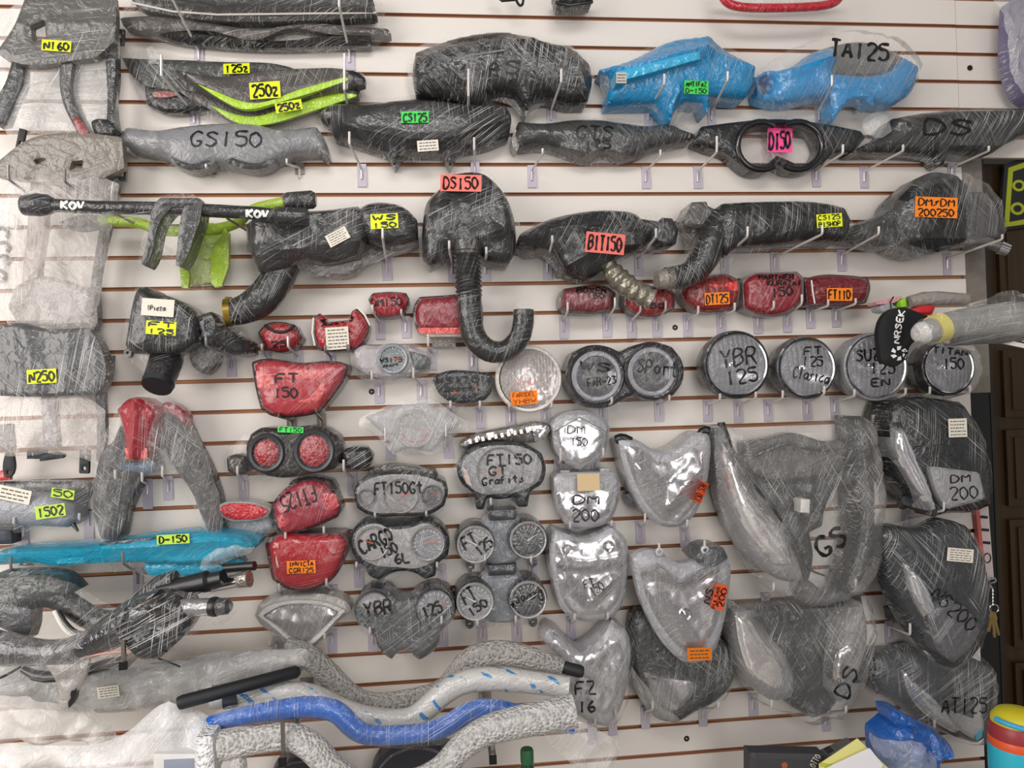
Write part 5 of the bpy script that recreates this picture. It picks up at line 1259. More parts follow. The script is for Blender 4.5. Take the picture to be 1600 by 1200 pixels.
t = sidelamp('large black wrapped headlight fairing at the right edge, topmost of the three', '1386,640 1392,626 1420,620 1470,624 1500,628 1520,660 1540,710 1546,750 1545,790 1520,800 1480,802 1462,806 1440,790 1415,770 1395,745 1386,700', '1394,670 1410,668 1422,690 1436,725 1452,760 1462,795 1454,800 1436,775 1412,735 1398,705', .13, 82, [], (1482, 654, 1511, 683, -2))
t.p('lower_window', relief('1452,728 1530,738 1540,780 1480,796 1464,770', .1, .167, .012, s=1), wrapped('9c9a9d', 82, .6))
t.p('side_bolt', tube('1410,788,.06 1418,782,.1', 9, sides=14), BLACK)
t.ink('DM', 1486, 742, 1516, 754, -4, 2.6); t.ink('200', 1485, 760, 1528, 780, -2, 2.4)
t.wrap('1382,640 1392,620 1500,622 1545,700 1552,790 1520,806 1460,812 1410,775', .08, 82, .15, .7, 3)
t = sidelamp('black wrapped headlight fairing with slanted writing, middle of the three at the right edge', '1370,835 1376,824 1400,822 1440,828 1480,812 1510,822 1530,860 1542,920 1538,980 1520,1020 1488,1044 1465,1036 1445,1010 1420,980 1395,930 1378,880', '1412,880 1430,892 1455,930 1470,975 1460,985 1440,960 1422,920', .17, 70, [], (1480, 857, 1521, 878, 5), '43464a', d0=.1)
t.p('lower_window', relief('1448,962 1478,934 1508,948 1532,985 1524,1005 1490,1036 1466,1018', .14, .207, .012, s=1), wrapped('77767b', 50, .9))
t.p('side_bolt', relief('1404,958 1416,956 1418,974 1408,978', .03, .1, .006), BLACK)
t.ink('NS200', 1450, 940, 1534, 964, 44, 3)
t.wrap('1366,835 1400,816 1480,806 1535,850 1548,930 1540,1000 1500,1046 1470,1044 1410,985', .12, 40, .15, .7, 3)
t = sidelamp('grey wrapped headlight fairing with writing cut off at its right, lowest of the three', '1352,1040 1358,1018 1400,1018 1430,1010 1470,1030 1510,1025 1545,1040 1542,1100 1536,1150 1520,1160 1490,1150 1440,1130 1400,1098 1370,1080', '1408,1045 1430,1065 1460,1090 1500,1140 1490,1146 1450,1120 1420,1085', .08, 30, [], None, '4b5057')
t.p('clear_window', relief('1470,1085 1530,1080 1538,1140 1520,1155 1480,1130', .05, .098, .01, s=1), wrapped('bab6b6', 60, .7))
t.p('teal_corner', relief('1524,1148 1536,1136 1534,1152 1526,1158', .05, .1, .003, s=0), plain('teal_plastic', '3fa6bb', .4))
t.wrap('1350,1045 1356,1014 1430,1004 1545,1020 1550,1100 1538,1160 1500,1160 1440,1140 1390,1108 1368,1090', .128, 30, .12, .7, 4, True, rd=.06)
t.p('loose_end', tube('1360,1060,.06 1372,1082,.09', 5, sides=8), wrapped('55585c', 20, .4))

t.ink('AT125', 1472, 1090, 1542, 1114, 2, 3)
# ================================================================== lower left: wrapped frames and bars
t = Thing('side_fairing', 'long turquoise body panel with a yellow-green sticker', 'side fairing', 200, 865, .06)
TQ = wrapped('12a3c6', 30, .12, .28)
t.p('panel', relief('-12,864 20,858 60,855 150,850 215,840 280,832 340,832 385,838 405,846 400,856 372,866 340,876 290,880 220,878 150,880 100,884 40,880 -12,884', .05, .13, .012, s=1, ridges=[('-10,862 120,856 240,852 340,842 400,846', .014, 16)]), TQ)
t.p('lower_blade', relief('222,880 290,878 345,884 360,893 330,899 300,900 232,899', .05, .11, .008, s=1), TQ)
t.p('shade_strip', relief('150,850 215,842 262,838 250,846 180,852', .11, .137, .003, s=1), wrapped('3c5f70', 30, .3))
t.p('tip', relief('352,870 378,874 382,880 340,880', .06, .1, .004, s=1), TQ)
t.wrap('-12,855 150,846 280,828 400,838 412,850 372,880 360,900 230,904 210,888 -12,892', .09, 40, .22, .6, 3)
t.wrap('315,872 345,850 375,842 400,850 395,862 350,880 330,892 312,890', .14, 40, .25, .5, 0, name='film_fold')
t.sticker(245, 835, 296, 850, plain('lime_sticker', 'c9e452', .6), ['D-150'], -3, 2.8)
t = Thing('paper_note', 'strip of grey card with faint handwriting under the turquoise panel', 'card', 60, 888, .03)
t.p('card', relief('20,878 112,876 114,896 22,900', .02, .024, .0005, s=0), plain('grey_card', 'b9b3ac', .7))
t.ink('AJN', 30, 880, 52, 884, 0, 1.6); t.ink('cilnder', 22, 887, 62, 895, -2, 1.8)

CW = wrapped('66676b', 30, 1, .2, .7)
KW = wrapped('1c1d20', 40, .8)
t = Thing('handlebar_assembly', 'rear black wrapped handlebar assembly ending in a black tube and a chrome tube', 'handlebar assembly', 200, 945, .12)
t.p('tube', tube('-12,935,.16 40,930,.16 80,928,.16 110,945,.16 150,972,.17 190,972,.18 215,945,.2 245,915,.22 275,905,.23', [22, 22, 18, 17, 17, 18, 17, 15, 14], s=2, sides=14, step=.008), KW)
t.p('black_pipe', tube('252,925,.23 290,916,.24 325,908,.25 330,907,.25 349,903,.255', [15, 15, 16, 12, 12], sides=16), plain('black_plastic', '16171a', .4, coat=.2))
t.p('pipe_bore', tube('349,903,.2555 350,903,.256', 9, sides=14), plain('bore_black', '050505', .9))
t.p('chrome_pipe', tube('330,915,.22 374,907,.24', 10, sides=16), CHROME)
t.p('pipe_flange', tube('372,907,.24 390,904,.245', [11, 13], sides=18), wrapped('9a9088', 20, .4, .25, .8))
t.p('small_pipe', tube('352,888,.2 398,884,.22', 7, sides=14), BLACK)
t.p('side_plate', relief('-12,940 50,952 48,985 42,1002 20,990 -12,975', .15, .2, .01, s=1), wrapped('464a52', 20, .4))
t.p('cable', tube('85,955,.2 100,985,.22 120,998,.23 150,996,.22', 3.2, s=2, sides=8), plain('white_cable', 'e3dcd4', .4))
t.p('cable', tube('92,955,.2 108,980,.22 125,990,.23 150,988,.22', 2.6, s=2, sides=8), BLACK)
t.p('cover', relief('-12,898 40,896 100,905 120,925 60,938 -12,945', .12, .19, .016, s=1), wrapped('3e4a48', 20, .7))
t.wrap('-12,893 100,902 160,945 195,955 240,905 290,895 300,925 245,960 195,992 150,990 90,950 50,1005 -12,985', .2, 40, .14, .6, 2, noise=.008, rd=.03)
t = Thing('handlebar_assembly', 'front chrome handlebar assembly in thick film with a black-ringed pipe end and hanging fold', 'handlebar assembly', 200, 1005, .2)
t.p('tube', tube('-12,1012,.24 40,1018,.25 85,1020,.26 130,1012,.27 180,985,.28 220,960,.29 255,945,.3', [26, 20, 18, 20, 26, 30, 24], s=2, sides=16, step=.008), CW)
t.p('grip_body', relief('180,955 225,935 262,932 290,945 300,972 282,998 262,1018 245,1030 218,1030 196,1010 180,990', .24, .33, .02, s=1, noise=.006), wrapped('48484b', 25, 1, .25, .5))
t.p('pipe', tube('272,950,.3 330,948,.32', 13, sides=18), wrapped('a3a2a4', 10, .9, .2, .6))
t.p('pipe_ring', tube('330,948,.32 336,948,.322 340,948,.323', [14, 15, 14], sides=18), BLACK)
t.p('pipe_cap', tube('340,948,.323 356,947,.326 362,947,.327', [13, 12, 6], sides=18), wrapped('4a4a4d', 30, .6))
t.p('rib_cable', tube('110,1018,.28 150,1008,.29 190,998,.3', 7, sides=10, ncorr=12, corr=.0012), CW)
t.p('red_wire', tube('125,1028,.29 175,1018,.3 230,1018,.32 250,1008,.32', 1.6, s=1, sides=8), plain('wire_salmon', 'c98f80', .5))
t.p('lower_lever', tube('35,1045,.22 60,1058,.22 110,1056,.22 160,1040,.22 200,1030,.22', [5, 9, 8, 9, 7], s=1, sides=10), plain('black_gloss', '141518', .25, coat=.5))
t.p('cable', tube('-12,1064,.2 10,1055,.2 32,1042,.22', 2, s=1, sides=8), BLACK)
t.p('cable_tie', tube('245,1028,.3 262,1034,.31 282,1042,.31', 1.4, s=1, sides=8), BLACK)
t.p('hanging_fold', relief('70,1038 140,1030 132,1060 118,1085 106,1110 90,1112 92,1080 84,1058', .26, .275, .006, s=1, noise=.005, nf=60), wrapped('a9a49f', 80, 1))
t.p('fold_core', relief('108,1070 120,1066 114,1100 106,1108', .262, .278, .003, s=1), BLACK)
t.wrap('-12,985 90,1000 170,960 250,925 365,932 368,965 300,985 262,1035 200,1040 120,1050 60,1062 -12,1050', .3, 30, .2, .8, 3, noise=.01, rd=.03)

CLF = film(20, .42, .5, (.93, .92, .91), .2)
t = Thing('film_wrapped_tube', 'long thick tube in milky clear film with a white label, along the lower left', 'wrapped tube', 240, 1065, .1)
t.p('tube', tube('-20,1062,.12 60,1068,.12 180,1080,.12 260,1068,.12 330,1050,.12 400,1042,.12 470,1030,.12', [32, 34, 32, 32, 28, 24, 18], s=2, sides=18, step=.012), wrapped('aaa7a3', 8, 1))
t.p('loose_film', relief('-12,1030 60,1028 140,1035 260,1036 340,1020 480,1014 485,1040 400,1060 330,1075 260,1102 120,1108 -12,1100', None, .175, .03, noise=.012, s=1), CLF, hit=True)
t.label(152, 1072, 186, 1090, -8, 4)
t = Thing('black_tube', 'straight black rubber tube slanting up to the right under the milky film', 'tube', 375, 1075, .2)
t.p('tube', tube('280,1099,.3 285,1097,.3 462,1050,.2 468,1048,.2', [9.5, 10.5, 9.5, 6], sides=18), RUB)
t.p('bore', tube('279.5,1099,.3005 281,1098.6,.3', 7.5, sides=14), plain('tube_end_grey', '55585c', .6))
BUB = bubble()
BUBL = bubble((.68, .66, .64), .6)
def bar(name, label, line, r, mat, inner=None, icol='3a3a3c', **k):
    c = [float(v) for v in line.split()[len(line.split()) // 2].split(',')]
    t = Thing(name, label, 'handlebar', *c)
    t.p('bar', tube(line, inner or r * .45, s=2, sides=12), wrapped(icol, 20, .3))
    t.p('bubble_wrap' if mat in (BUB, BUBL) else 'plastic_sleeve', tube(line, r, s=2, sides=18, step=.006, **k), mat)
    return t
t = bar('handlebar', 'rearmost handlebar in bubble wrap with a bare black grip end', '445,1012,.1 480,1022,.1 510,1050,.1 545,1088,.11 580,1102,.11 640,1094,.11 690,1082,.11 712,1060,.12 735,1028,.13 780,1018,.15 830,1028,.17 880,1044,.19', [15, 18, 18, 18, 16, 16, 17, 19, 20, 20, 18, 14], BUB, 8)
t.p('grip_end', tube('870,1040,.19 874,1041,.19 906,1049,.2 911,1050,.2', [9, 10, 10, 8], sides=18), RUB)
STR = None
def stripes():
    m, n, l, b = newmat('printed_film_blue_marks')
    st, nrm, tc = streaks(n, l, 20)
    wv = n.new('ShaderNodeTexWave'); wv.inputs['Scale'].default_value = 12; wv.inputs['Distortion'].default_value = 1.5; wv.bands_direction = 'DIAGONAL'
    l.new(tc.outputs['Object'], wv.inputs['Vector'])
    no = n.new('ShaderNodeTexNoise'); no.inputs['Scale'].default_value = 30; l.new(tc.outputs['Object'], no.inputs['Vector'])
    a = n.new('ShaderNodeMath'); a.operation = 'MULTIPLY'; l.new(wv.outputs['Fac'], a.inputs[0]); l.new(no.outputs['Fac'], a.inputs[1])
    cr = n.new('ShaderNodeValToRGB'); cr.color_ramp.elements[0].position = .5; cr.color_ramp.elements[0].color = (*lin('c4c2bf'), 1)
    cr.color_ramp.elements[1].position = .56; cr.color_ramp.elements[1].color = (*lin('3f86bb'), 1)
    l.new(a.outputs[0], cr.inputs['Fac']); l.new(cr.outputs[0], b.inputs['Base Color'])
    b.inputs['Roughness'].default_value = .3; b.inputs['Coat Weight'].default_value = .6; l.new(nrm, b.inputs['Normal']); l.new(nrm, b.inputs['Coat Normal'])
    return m
t = bar('handlebar', 'handlebar in clear film printed with blue dashes', '330,1096,.2 380,1088,.2 440,1082,.2 490,1086,.2 530,1108,.2 580,1122,.2 640,1126,.2 668,1106,.2 700,1076,.2 740,1060,.21 800,1062,.23 890,1074,.26', [12, 17, 18, 17, 16, 15, 16, 18, 18, 18, 18, 16], stripes(), 7)
t.p('black_sleeve', tube('350,1098,.215 372,1094,.215', 10, sides=14), plain('slate_plastic', '343a46', .5))
t = bar('handlebar', 'bright blue handlebar in a loose clear sleeve', '300,1140,.28 360,1122,.28 420,1112,.28 480,1103,.28 525,1108,.28 548,1134,.28 572,1150,.28 640,1148,.28 690,1140,.28 725,1116,.28 760,1104,.28 830,1118,.3 898,1138,.32', [10, 13, 15, 16, 16, 16, 15, 14, 15, 16, 15, 12, 10], wrapped('0068d2', 30, .2, .25), 6, '1f63d6')
t.wrap('330,1112 420,1092 480,1086 540,1092 580,1125 640,1132 690,1122 730,1095 790,1092 790,1118 745,1132 700,1162 640,1168 570,1166 530,1146 505,1128 420,1130 340,1140', .32, 30, .12, .5, 2, noise=.006)
t.wrap('845,1122 900,1130 930,1140 968,1160 962,1185 955,1215 915,1212 890,1190 850,1152', .34, 50, .34, .6, 3, noise=.014, name='sleeve_tail')
t = bar('handlebar', 'frontmost handlebar in bubble wrap at the bottom edge', '345,1166,.36 400,1156,.36 455,1148,.36 490,1168,.37 520,1205,.38 560,1228,.38 640,1228,.38 690,1205,.38 715,1172,.38 755,1142,.38 800,1130,.38 850,1120,.39 898,1110,.39', [22, 20, 20, 21, 21, 20, 20, 20, 20, 22, 24, 25, 26], BUBL, 8, 'b4b6ba')
t.p('knot', tube('372,1178,.36 372,1200,.37 366,1222,.38', [10, 14, 18], s=1, sides=14), BUBL)
t = Thing('clear_bag', 'large crumpled white film sheet across the bottom left corner', 'plastic bag', 150, 1150, .2)
t.p('sheet', relief('-12,1092 60,1088 130,1105 180,1150 170,1162 100,1160 -12,1164', None, .26, .05, noise=.03, nf=18, s=1), film(20, .62, .6, (.9, .87, .84), .3))
t.p('sheet', relief('-12,1160 90,1162 190,1150 240,1110 262,1098 330,1130 335,1165 330,1210 -12,1212', None, .33, .05, noise=.025, nf=14, s=1), film(50, .8, .6, (.96, .95, .95), .3))
t = Thing('carton', 'white box edge showing under the film at the bottom left', 'box', 270, 1190, .3)
t.p('body', relief('240,1178 325,1178 325,1280 240,1280', .25, .34, .003, s=0), plain('white_card', 'dcdad8', .6))
t.p('side_panel', relief('256,1188 302,1186 304,1270 256,1270', .3, .344, .002, s=0), plain('blue_grey_card', '8d93a3', .6))
t.p('foam_net', relief('305,1152 332,1150 336,1215 305,1215', .3, .36, .01, noise=.004, nf=90), bubble((.95, .95, .95), .8))

# waterfall display arms that carry the bars
def rail(label, a, b, pins):
    t = Thing('display_arm', label, 'display arm', *a, 0)
    p, q = W(*a, .0), W(*b)
    t.p('square_tube', sweep([p, q], .0095, 4, False), STEEL, smooth=False)
    v = (q - p)
    t.p('end_socket', sweep([q - v * .002, q + v * .02], .0105, 4, True), plain('bore_black', '050505', .9), smooth=False)
    t.p('wall_plate', boxm(p[0] - .016, p[0] + .016, -.005, 0, p[2] - .04, p[2] + .03), STEEL, smooth=False)
    for f, h in pins:
        c = p + v * f
        t.p('upright_pin', boxm(c[0] - .0035, c[0] + .0035, c[1] - .006, c[1] + .001, c[2], c[2] + h), STEEL, smooth=False)
rail('left stepped steel display arm carrying the lower handlebars', (480, 1078), (442, 1190, .4), ((.22, .045), (.42, .05), (.62, .055), (.97, .075)))
rail('right stepped steel display arm carrying the lower handlebars', (757, 1080), (770, 1186, .4), ((.22, .035), (.42, .045), (.66, .05), (.97, .075)))
rail('square steel display arm under the wrapped assemblies at the left', (235, 1000), (193, 1040, .34), ((.97, .05),))

t = Thing('bottle', 'green bottle cap and neck peeking up at the bottom edge', 'bottle', 825, 1190, .3)
GB = plain('green_glass', '17452c', .15, coat=.5)
c = W(824, 1200, .3); k = (-CAMP[1] - .3) / FPX
def cyl(x, y, d, prof, n=24):
    c = W(x, y, d); k = (-CAMP[1] - d) / FPX
    V, F = [], []
    for r, z in prof:
        for i in range(n):
            a = 2 * math.pi * i / n; V.append((c[0] + r * k * math.cos(a), c[1] + r * k * math.sin(a), c[2] + z * k))
    for j in range(len(prof) - 1):
        for i in range(n):
            a, b = j * n + i, j * n + (i + 1) % n; F.append((a, b, b + n, a + n))
    return V, F
t.p('body', cyl(824, 1200, .3, [(0, (ZC - c[2]) / k), (29, (ZC - c[2]) / k), (30, (ZC - c[2]) / k + 3), (30, -60), (24, -30), (12, -6), (9.5, 6), (9.5, 10)]), GB)
t.p('cap', cyl(824, 1200, .3, [(10, 9), (10.4, 10), (10.4, 27), (9, 30), (0, 30.5)]), plain('green_cap', '2f6b45', .5))
for lab, x, y, rx in (('wide dark disc with a pale rim at the bottom edge, between the front bars', 650, 1222, 62), ('smaller dark disc at the bottom edge, left between the front bars', 470, 1228, 44)):
    t = Thing('speaker_ring', lab, 'disc', x, y, .1)
    t.p('disc', lathe(x, y, .02, [(rx, 0), (rx, .06), (rx - 4, .066), (0, .06)], 40, sx=1.15, dref=.08), plain('dark_disc', '23242c', .4))
    t.p('rim', lathe(x, y, .08, [(rx * .9, .006), (rx * .86, .011), (rx * .82, .006)], 40, sx=1.15), wrapped('77757a', 20, .3))
t = Thing('roller', 'tiny black round knob at the bottom edge beside the wide dark disc', 'knob', 591, 1198, .05)
t.p('knob', lathe(591, 1200, .02, [(5, 0), (5, .02), (2, .024), (0, .024)], 16), BLACK)
t.p('base', lathe(591, 1200, .0, [(3, 0), (3, .02)], 12), BLACK)

# ================================================================== right side
t = Thing('hanging_pouch', 'black fabric pouch with white lettering and an aperture emblem', 'pouch', 1397, 530, .2)
t.p('pouch', relief('1375,505 1382,492 1392,484 1412,480 1430,486 1450,494 1452,520 1436,528 1420,545 1418,560 1400,573 1390,570 1377,566', .2, .222, .008, s=1, noise=.003), plain('black_cloth', '121214', .8, nz=.3, nscale=200))
t.p('strap', tube('1393,486,.215 1391,472,.21 1396,464,.2', 1.3, sides=6), BLACK)
WP = plain('white_print', 'f2f0ee', .5)
t.ink('NRSEK', 1379, 505, 1430, 515, -80, 2.6, WP, 'printed_lettering')
V, F = [], []
for i in range(6):
    a = i * math.pi / 3; q = []
    for rr, da in ((6, 0), (13, .25), (14, .8), (7, .75)):
        q.append(t.cast(1405 + rr * math.cos(a + da), 552 + rr * .85 * math.sin(a + da)))
    if all(x is not None for x in q):
        k = len(V); V += [tuple(x) for x in q]; F.append((k, k + 1, k + 2, k + 3))
if F: t.p('emblem', (V, F), WP, hit=False, smooth=False)
t = Thing('wrapped_umbrella', 'film-wrapped roll with a yellow tape band, jutting over the right edge', 'wrapped roll', 1520, 500, .25)
t.p('roll', tube('1444,520,.3 1462,514,.3 1500,505,.29 1560,500,.28 1620,500,.27', [19, 22, 24, 29, 32], s=1, sides=20, step=.012), wrapped('9a9994', 8, 1))
t.p('roll_end', tube('1430,522,.3 1436,521,.3 1446,519,.3', [12, 18, 19], sides=20), wrapped('d6d3cf', 60, .8))
t.p('tape_band', tube('1457,516,.3 1472,511,.297', [23.5, 24.5], sides=22), plain('yellow_tape', 'ddd06a', .4))
t.p('dark_core', tube('1480,528,.29 1600,522,.27', 14, sides=14), wrapped('4e4d4b', 10, .7))
t.wrap('1430,506 1470,490 1540,468 1580,452 1620,470 1620,532 1500,538 1436,536', .335, 8, .2, .7, 3, noise=.012)
t = Thing('wrapped_roll_bundle', 'red and lime pieces in clear film behind the black pouch', 'wrapped bundle', 1440, 480, .14)
t.p('red_cloth', relief('1424,484 1440,478 1462,478 1456,492 1428,493', .1, .16, .01, s=1), plain('red_cloth', 'cf2a2a', .6))
t.p('lime_cloth', relief('1407,470 1415,464 1417,479 1408,480', .1, .15, .006, s=1), plain('lime_cloth', '8fce2a', .6))
t.p('pink_flap', relief('1368,472 1400,464 1412,462 1400,472 1370,476', .1, .14, .003, s=1), wrapped('d99aa4', 10, .4))
t.p('film_roll', tube('1420,472,.14 1450,466,.14 1510,468,.14', [10, 13, 10], s=1, sides=14), wrapped('9d968f', 10, .9))
t.p('grey_flap', relief('1374,478 1392,474 1404,482 1390,488 1376,486', .1, .14, .003, s=1), wrapped('a5a6ac', 10, .5))
t = Thing('shelf_bracket', 'white metal bracket arm below the film-wrapped roll', 'bracket', 1500, 540, .1)
WM = plain('white_metal', 'd8cfc9', .4)
t.p('arm', sweep([W(1470, 530, .3), W(1520, 546, .26)], .007, 4, True), WM, smooth=False)
for x in (1500, 1516): t.p('peg', sweep([W(x, 538, .27), W(x, 524, .27)], .0028, 8), WM)
t = Thing('shelf_bracket', 'white metal bracket arm cut off by the right edge', 'bracket', 1580, 535, .1)
t.p('arm', sweep([W(1549, 530, .26), W(1625, 546, .3)], .007, 4, True), WM, smooth=False)
t.p('peg', sweep([W(1598, 534, .28), W(1598, 518, .28)], .0028, 8), WM)

t = Thing('gasket_card', 'black-framed yellow-green card with black ring shapes hung on the door', 'card', 1590, 300, -.02)
t.p('card', relief('1570,256 1640,232 1640,350 1562,361', -.03, -.02, .001, s=0), BLACK)
AC = plain('acid_card', '9da51c', .5)
t.p('printed_border', relief(['1576,262 1640,240 1640,345 1569,355', '1583,268 1636,250 1636,336 1577,347'], -.025, -.0185, .0004, s=0), AC)
for x, y, r in ((1592, 290, 10), (1590, 326, 11), (1612, 278, 9), (1614, 312, 10)):
    t.p('printed_ring', relief([ell(x, y, r, r * .9), ell(x, y, r * .6, r * .5)], -.025, -.018, .0004, s=0, step=4), AC)
t = Thing('cardboard_strip', 'narrow red and white printed strip running down beside the door', 'measuring strip', 1540, 850, .02)
t.p('strip', relief('1524,790 1544,788 1553,905 1536,908', .004, .018, .001, s=0), plain('strip_white', 'c8b6b4', .6))
t.p('red_edge', relief('1524,790 1530,789 1541,907 1536,908', .006, .0195, .0005, s=0), plain('strip_red', 'b8584f', .6))
for y in (806, 826, 846): t.p('mark', relief(turn(box(1532 + (y - 800) * .1, y, 1543 + (y - 800) * .1, y + 4), 5), .01, .0205, .0004, s=0, step=4), BLACK)
t.p('printed_ring', relief([ell(1543, 872, 6, 8), ell(1543, 872, 4.8, 6.6)], .01, .0205, .0004, s=0, step=3), BLACK)
t = Thing('key_bunch', 'bunch of brass keys on a ring with a steel clip beside the door', 'keys', 1552, 950, .03)
t.p('clip', tube('1545,904,.03 1556,903,.03 1556,910,.035 1546,912,.035 1551,920,.035', 1.3, s=1, sides=8), CHROME)
t.p('chain', tube('1551,918,.035 1551,945,.035', 1.4, sides=8, ncorr=5, corr=.0008), CHROME)
t.p('ring', tube([(1553 + 7 * math.cos(a), 951 + 6.5 * math.sin(a), .035) for a in np.linspace(0, 6.3, 20)], 1.2, sides=6, caps=False), CHROME)
for a, L in ((12, 32), (-4, 40), (-14, 38)):
    q = turn(P('-3,0 3,0 4,8 2,12 1.6,30 -1.6,30 -2.4,26 -1.6,22 -2.2,12 -4,8') * np.array([1, L / 30]), a, (0, 0)) + np.array([1552, 956])
    t.p('key', relief(q, .034 + a * .0003, .037 + a * .0003, .0006, s=0, step=3), plain('key_brass', 'b39a62', .3, .9))
t = Thing('water_bottle', 'turquoise drinking bottle with maroon, orange and yellow lid at the lower right corner', 'bottle', 1590, 1180, .35)
c = W(1592, 1200, .35); k = (-CAMP[1] - .35) / FPX; zb = (ZC - c[2]) / k
def cb(nm, prof, m, **k): return t.p(nm, cyl(1592, 1200, .35, prof, 32), m, **k)
cb('body', [(0, zb), (40, zb), (44, zb + 6), (44, 10), (44, 36), (43, 40)], plain('turquoise_paint', '2db4cc', .35, coat=.3))
cb('orange_ring', [(43, 38), (43.5, 40), (43.5, 52), (42, 54)], plain('orange_plastic', 'e05a2e', .4))
cb('maroon_collar', [(42.5, 52), (43, 54), (42, 72), (36, 80), (20, 82)], plain('maroon_plastic', '9a3238', .4))
cb('lid', [(39, 74), (38, 84), (30, 94), (14, 99), (0, 100)], plain('yellow_plastic', 'd3c52b', .4))
c = W(1592, 1200, .35); k = (-CAMP[1] - .35) / FPX
t.p('carry_loop', sweep([c + k * np.array([41 * math.cos(a), 41 * math.sin(a), 78 - 8 * math.cos(a)]) for a in np.linspace(math.pi * 1.02, math.pi * 1.98, 14)], 4 * k, 10), plain('sky_plastic', '3aa8dc', .4))
t = Thing('carton', 'dark printed box lying at the bottom edge under the wrapped fairings', 'box', 1245, 1188, .2)
t.p('body', relief('1172,1176 1288,1178 1292,1290 1172,1290', .21, .25, .006, s=0), plain('dark_card', '3a393d', .6, nz=.2))
t.p('side_panel', relief('1290,1180 1332,1160 1345,1180 1310,1290 1292,1290', .19, .22, .006, s=0), plain('mid_card', '5c5a58', .6))
t.p('print_spot', relief(ell(1226, 1196, 5), .2, .2515, .0005, s=0, step=4), plain('print_orange', 'a05238', .6))
t.ink('OTTO', 1264, 1184, 1284, 1194, -60, 1.2, PAPER, 'printed_lettering')
t = Thing('paper_sheet', 'pale yellow sheet standing behind the white one at the bottom right', 'paper', 1340, 1180, .28)
t.p('sheet', relief('1340,1154 1392,1204 1392,1285 1280,1285 1280,1194', .28, .282, .0005, s=0), plain('yellow_paper', 'e2dd8e', .7))
t.p('edge', relief('1282,1192 1300,1194 1300,1198 1282,1198', .281, .284, .0005, s=0), plain('yellow_paper_edge', 'b9c23e', .7))
t = Thing('paper_sheet', 'plain white sheet leaning on the pale yellow one', 'paper', 1340, 1190, .29)
t.p('sheet', relief('1356,1170 1378,1198 1372,1284 1292,1284 1292,1200', .29, .292, .0005, s=0), plain('white_paper', 'e8e6ea', .7))
t.p('fold', relief('1356,1170 1360,1170 1380,1196 1378,1198', .29, .2935, .0005, s=0), plain('white_paper', 'e8e6ea', .7))
t = Thing('plastic_bag', 'crumpled blue plastic bag at the lower right', 'plastic bag', 1425, 1165, .15)
t.p('bag', relief('1372,1148 1396,1128 1395,1112 1410,1120 1440,1132 1462,1142 1480,1158 1476,1175 1466,1185 1464,1215 1376,1215', .13, .22, .05, s=1, noise=.014, nf=40, crown=.02), wrapped('1560b8', 30, .35, .35))
t.p('tuft', relief('1392,1112 1404,1112 1424,1122 1436,1136 1410,1140 1396,1130', .15, .22, .01, s=1, noise=.01, nf=80), wrapped('1560b8', 30, .35, .35))
t.wrap('1350,1138 1366,1152 1382,1160 1440,1160 1460,1180 1462,1215 1390,1215 1370,1180', .25, 50, .3, .6, 3, noise=.014, name='clear_bag')

# ================================================================== hooks
def H2(what, *hs, **k):
    for i, h in enumerate(hs):
        side = ('', ) if len(hs) == 1 else ('left ', 'right ')
        hook(('%swire hook under the %s' % (side[min(i, 1)], what)).strip(), *h, **k)
H2('topmost side panel bundle', (310, 78, 268, -4, -30), (546, 82, 530, 10, -16), d=.16)
H2('lime striped panels', (303, 176, 252, 118, 86), (545, 172, 538, 140, 84), d=.17)
H2('black cover with green sticker', (565, 264, 546, 225, 206), (742, 258, 741, 234, 215), d=.14)
H2('black wrapped headlight cowl', (732, 172, 732, 150, 108), (861, 172, 877, 128, 108), d=.17)
H2('metallic blue cowl', (1013, 172, 1038, 132, 116), (1112, 172, 1137, 126, 112), d=.17)
H2('bright blue bagged cowl', (1280, 172, 1300, 134, 118), d=.17)
H2('two-line dark grey cover', (831, 266, 848, 240, 232), (1009, 268, 1032, 244, 234), d=.13)
H2('double-ring black cover', (1090, 268, 1120, 238, 213), (1275, 266, 1317, 240, 226), d=.16)
H2('two-letter black cover', (1350, 268, 1411, 236, 226), (1487, 262, 1545, 236, 228), d=.18)
H2('black tubular bar', (238, 364, 177, 332, 316), (392, 364, 353, 340, 325), d=.17, wmat=plain('tan_wire', '9d9087', .35, .4))
H2('air box with paper and yellow stickers, upper left', (604, 410, 598, 372, 356), d=.2)
H2('air box with the long ribbed hose', (706, 412, 702, 388, 376), (758, 412, 760, 396, 386), d=.2)
H2('leaf-shaped air box', (855, 410, 863, 378, 368), (998, 404, 1025, 370, 357), d=.2)
H2('long elbow-piped air box', (1132, 402, 1168, 370, 354), (1210, 402, 1285, 366, 352), d=.2)
H2('loosely bagged black air box', (1315, 398, 1373, 366, 354), (1480, 404, 1566, 374, 366), d=.2)
E5 = ('leftmost of the five red lights in a row', 'red light behind the silvery hose', 'deep red light with orange sticker', 'red light with three rows of writing', 'flared red light ending the row')
for w, a, b in zip(E5, ((881, 502, 887, 486, 472), (986, 502, 1001, 486, 473), (1074, 500, 1091, 490, 478), (1184, 495, 1209, 482, 470), (1266, 487, 1294, 478, 468)), ((948, 500, 961, 480, 465), (1026, 500, 1040, 484, 470), (1126, 496, 1148, 485, 473), (1230, 493, 1253, 475, 460), (1306, 485, 1337, 475, 466))): H2(w, a, b, d=.09)
G = plain('grey_wire', '8d878a', .35, .4)
H2('small eye-shaped red light', (415, 556, 409, 545, 537), (466, 556, 450, 542, 526), d=.085)
H2('red light with raised ears', (516, 556, 508, 548, 540), (566, 553, 543, 547, 538), d=.085, wmat=G)
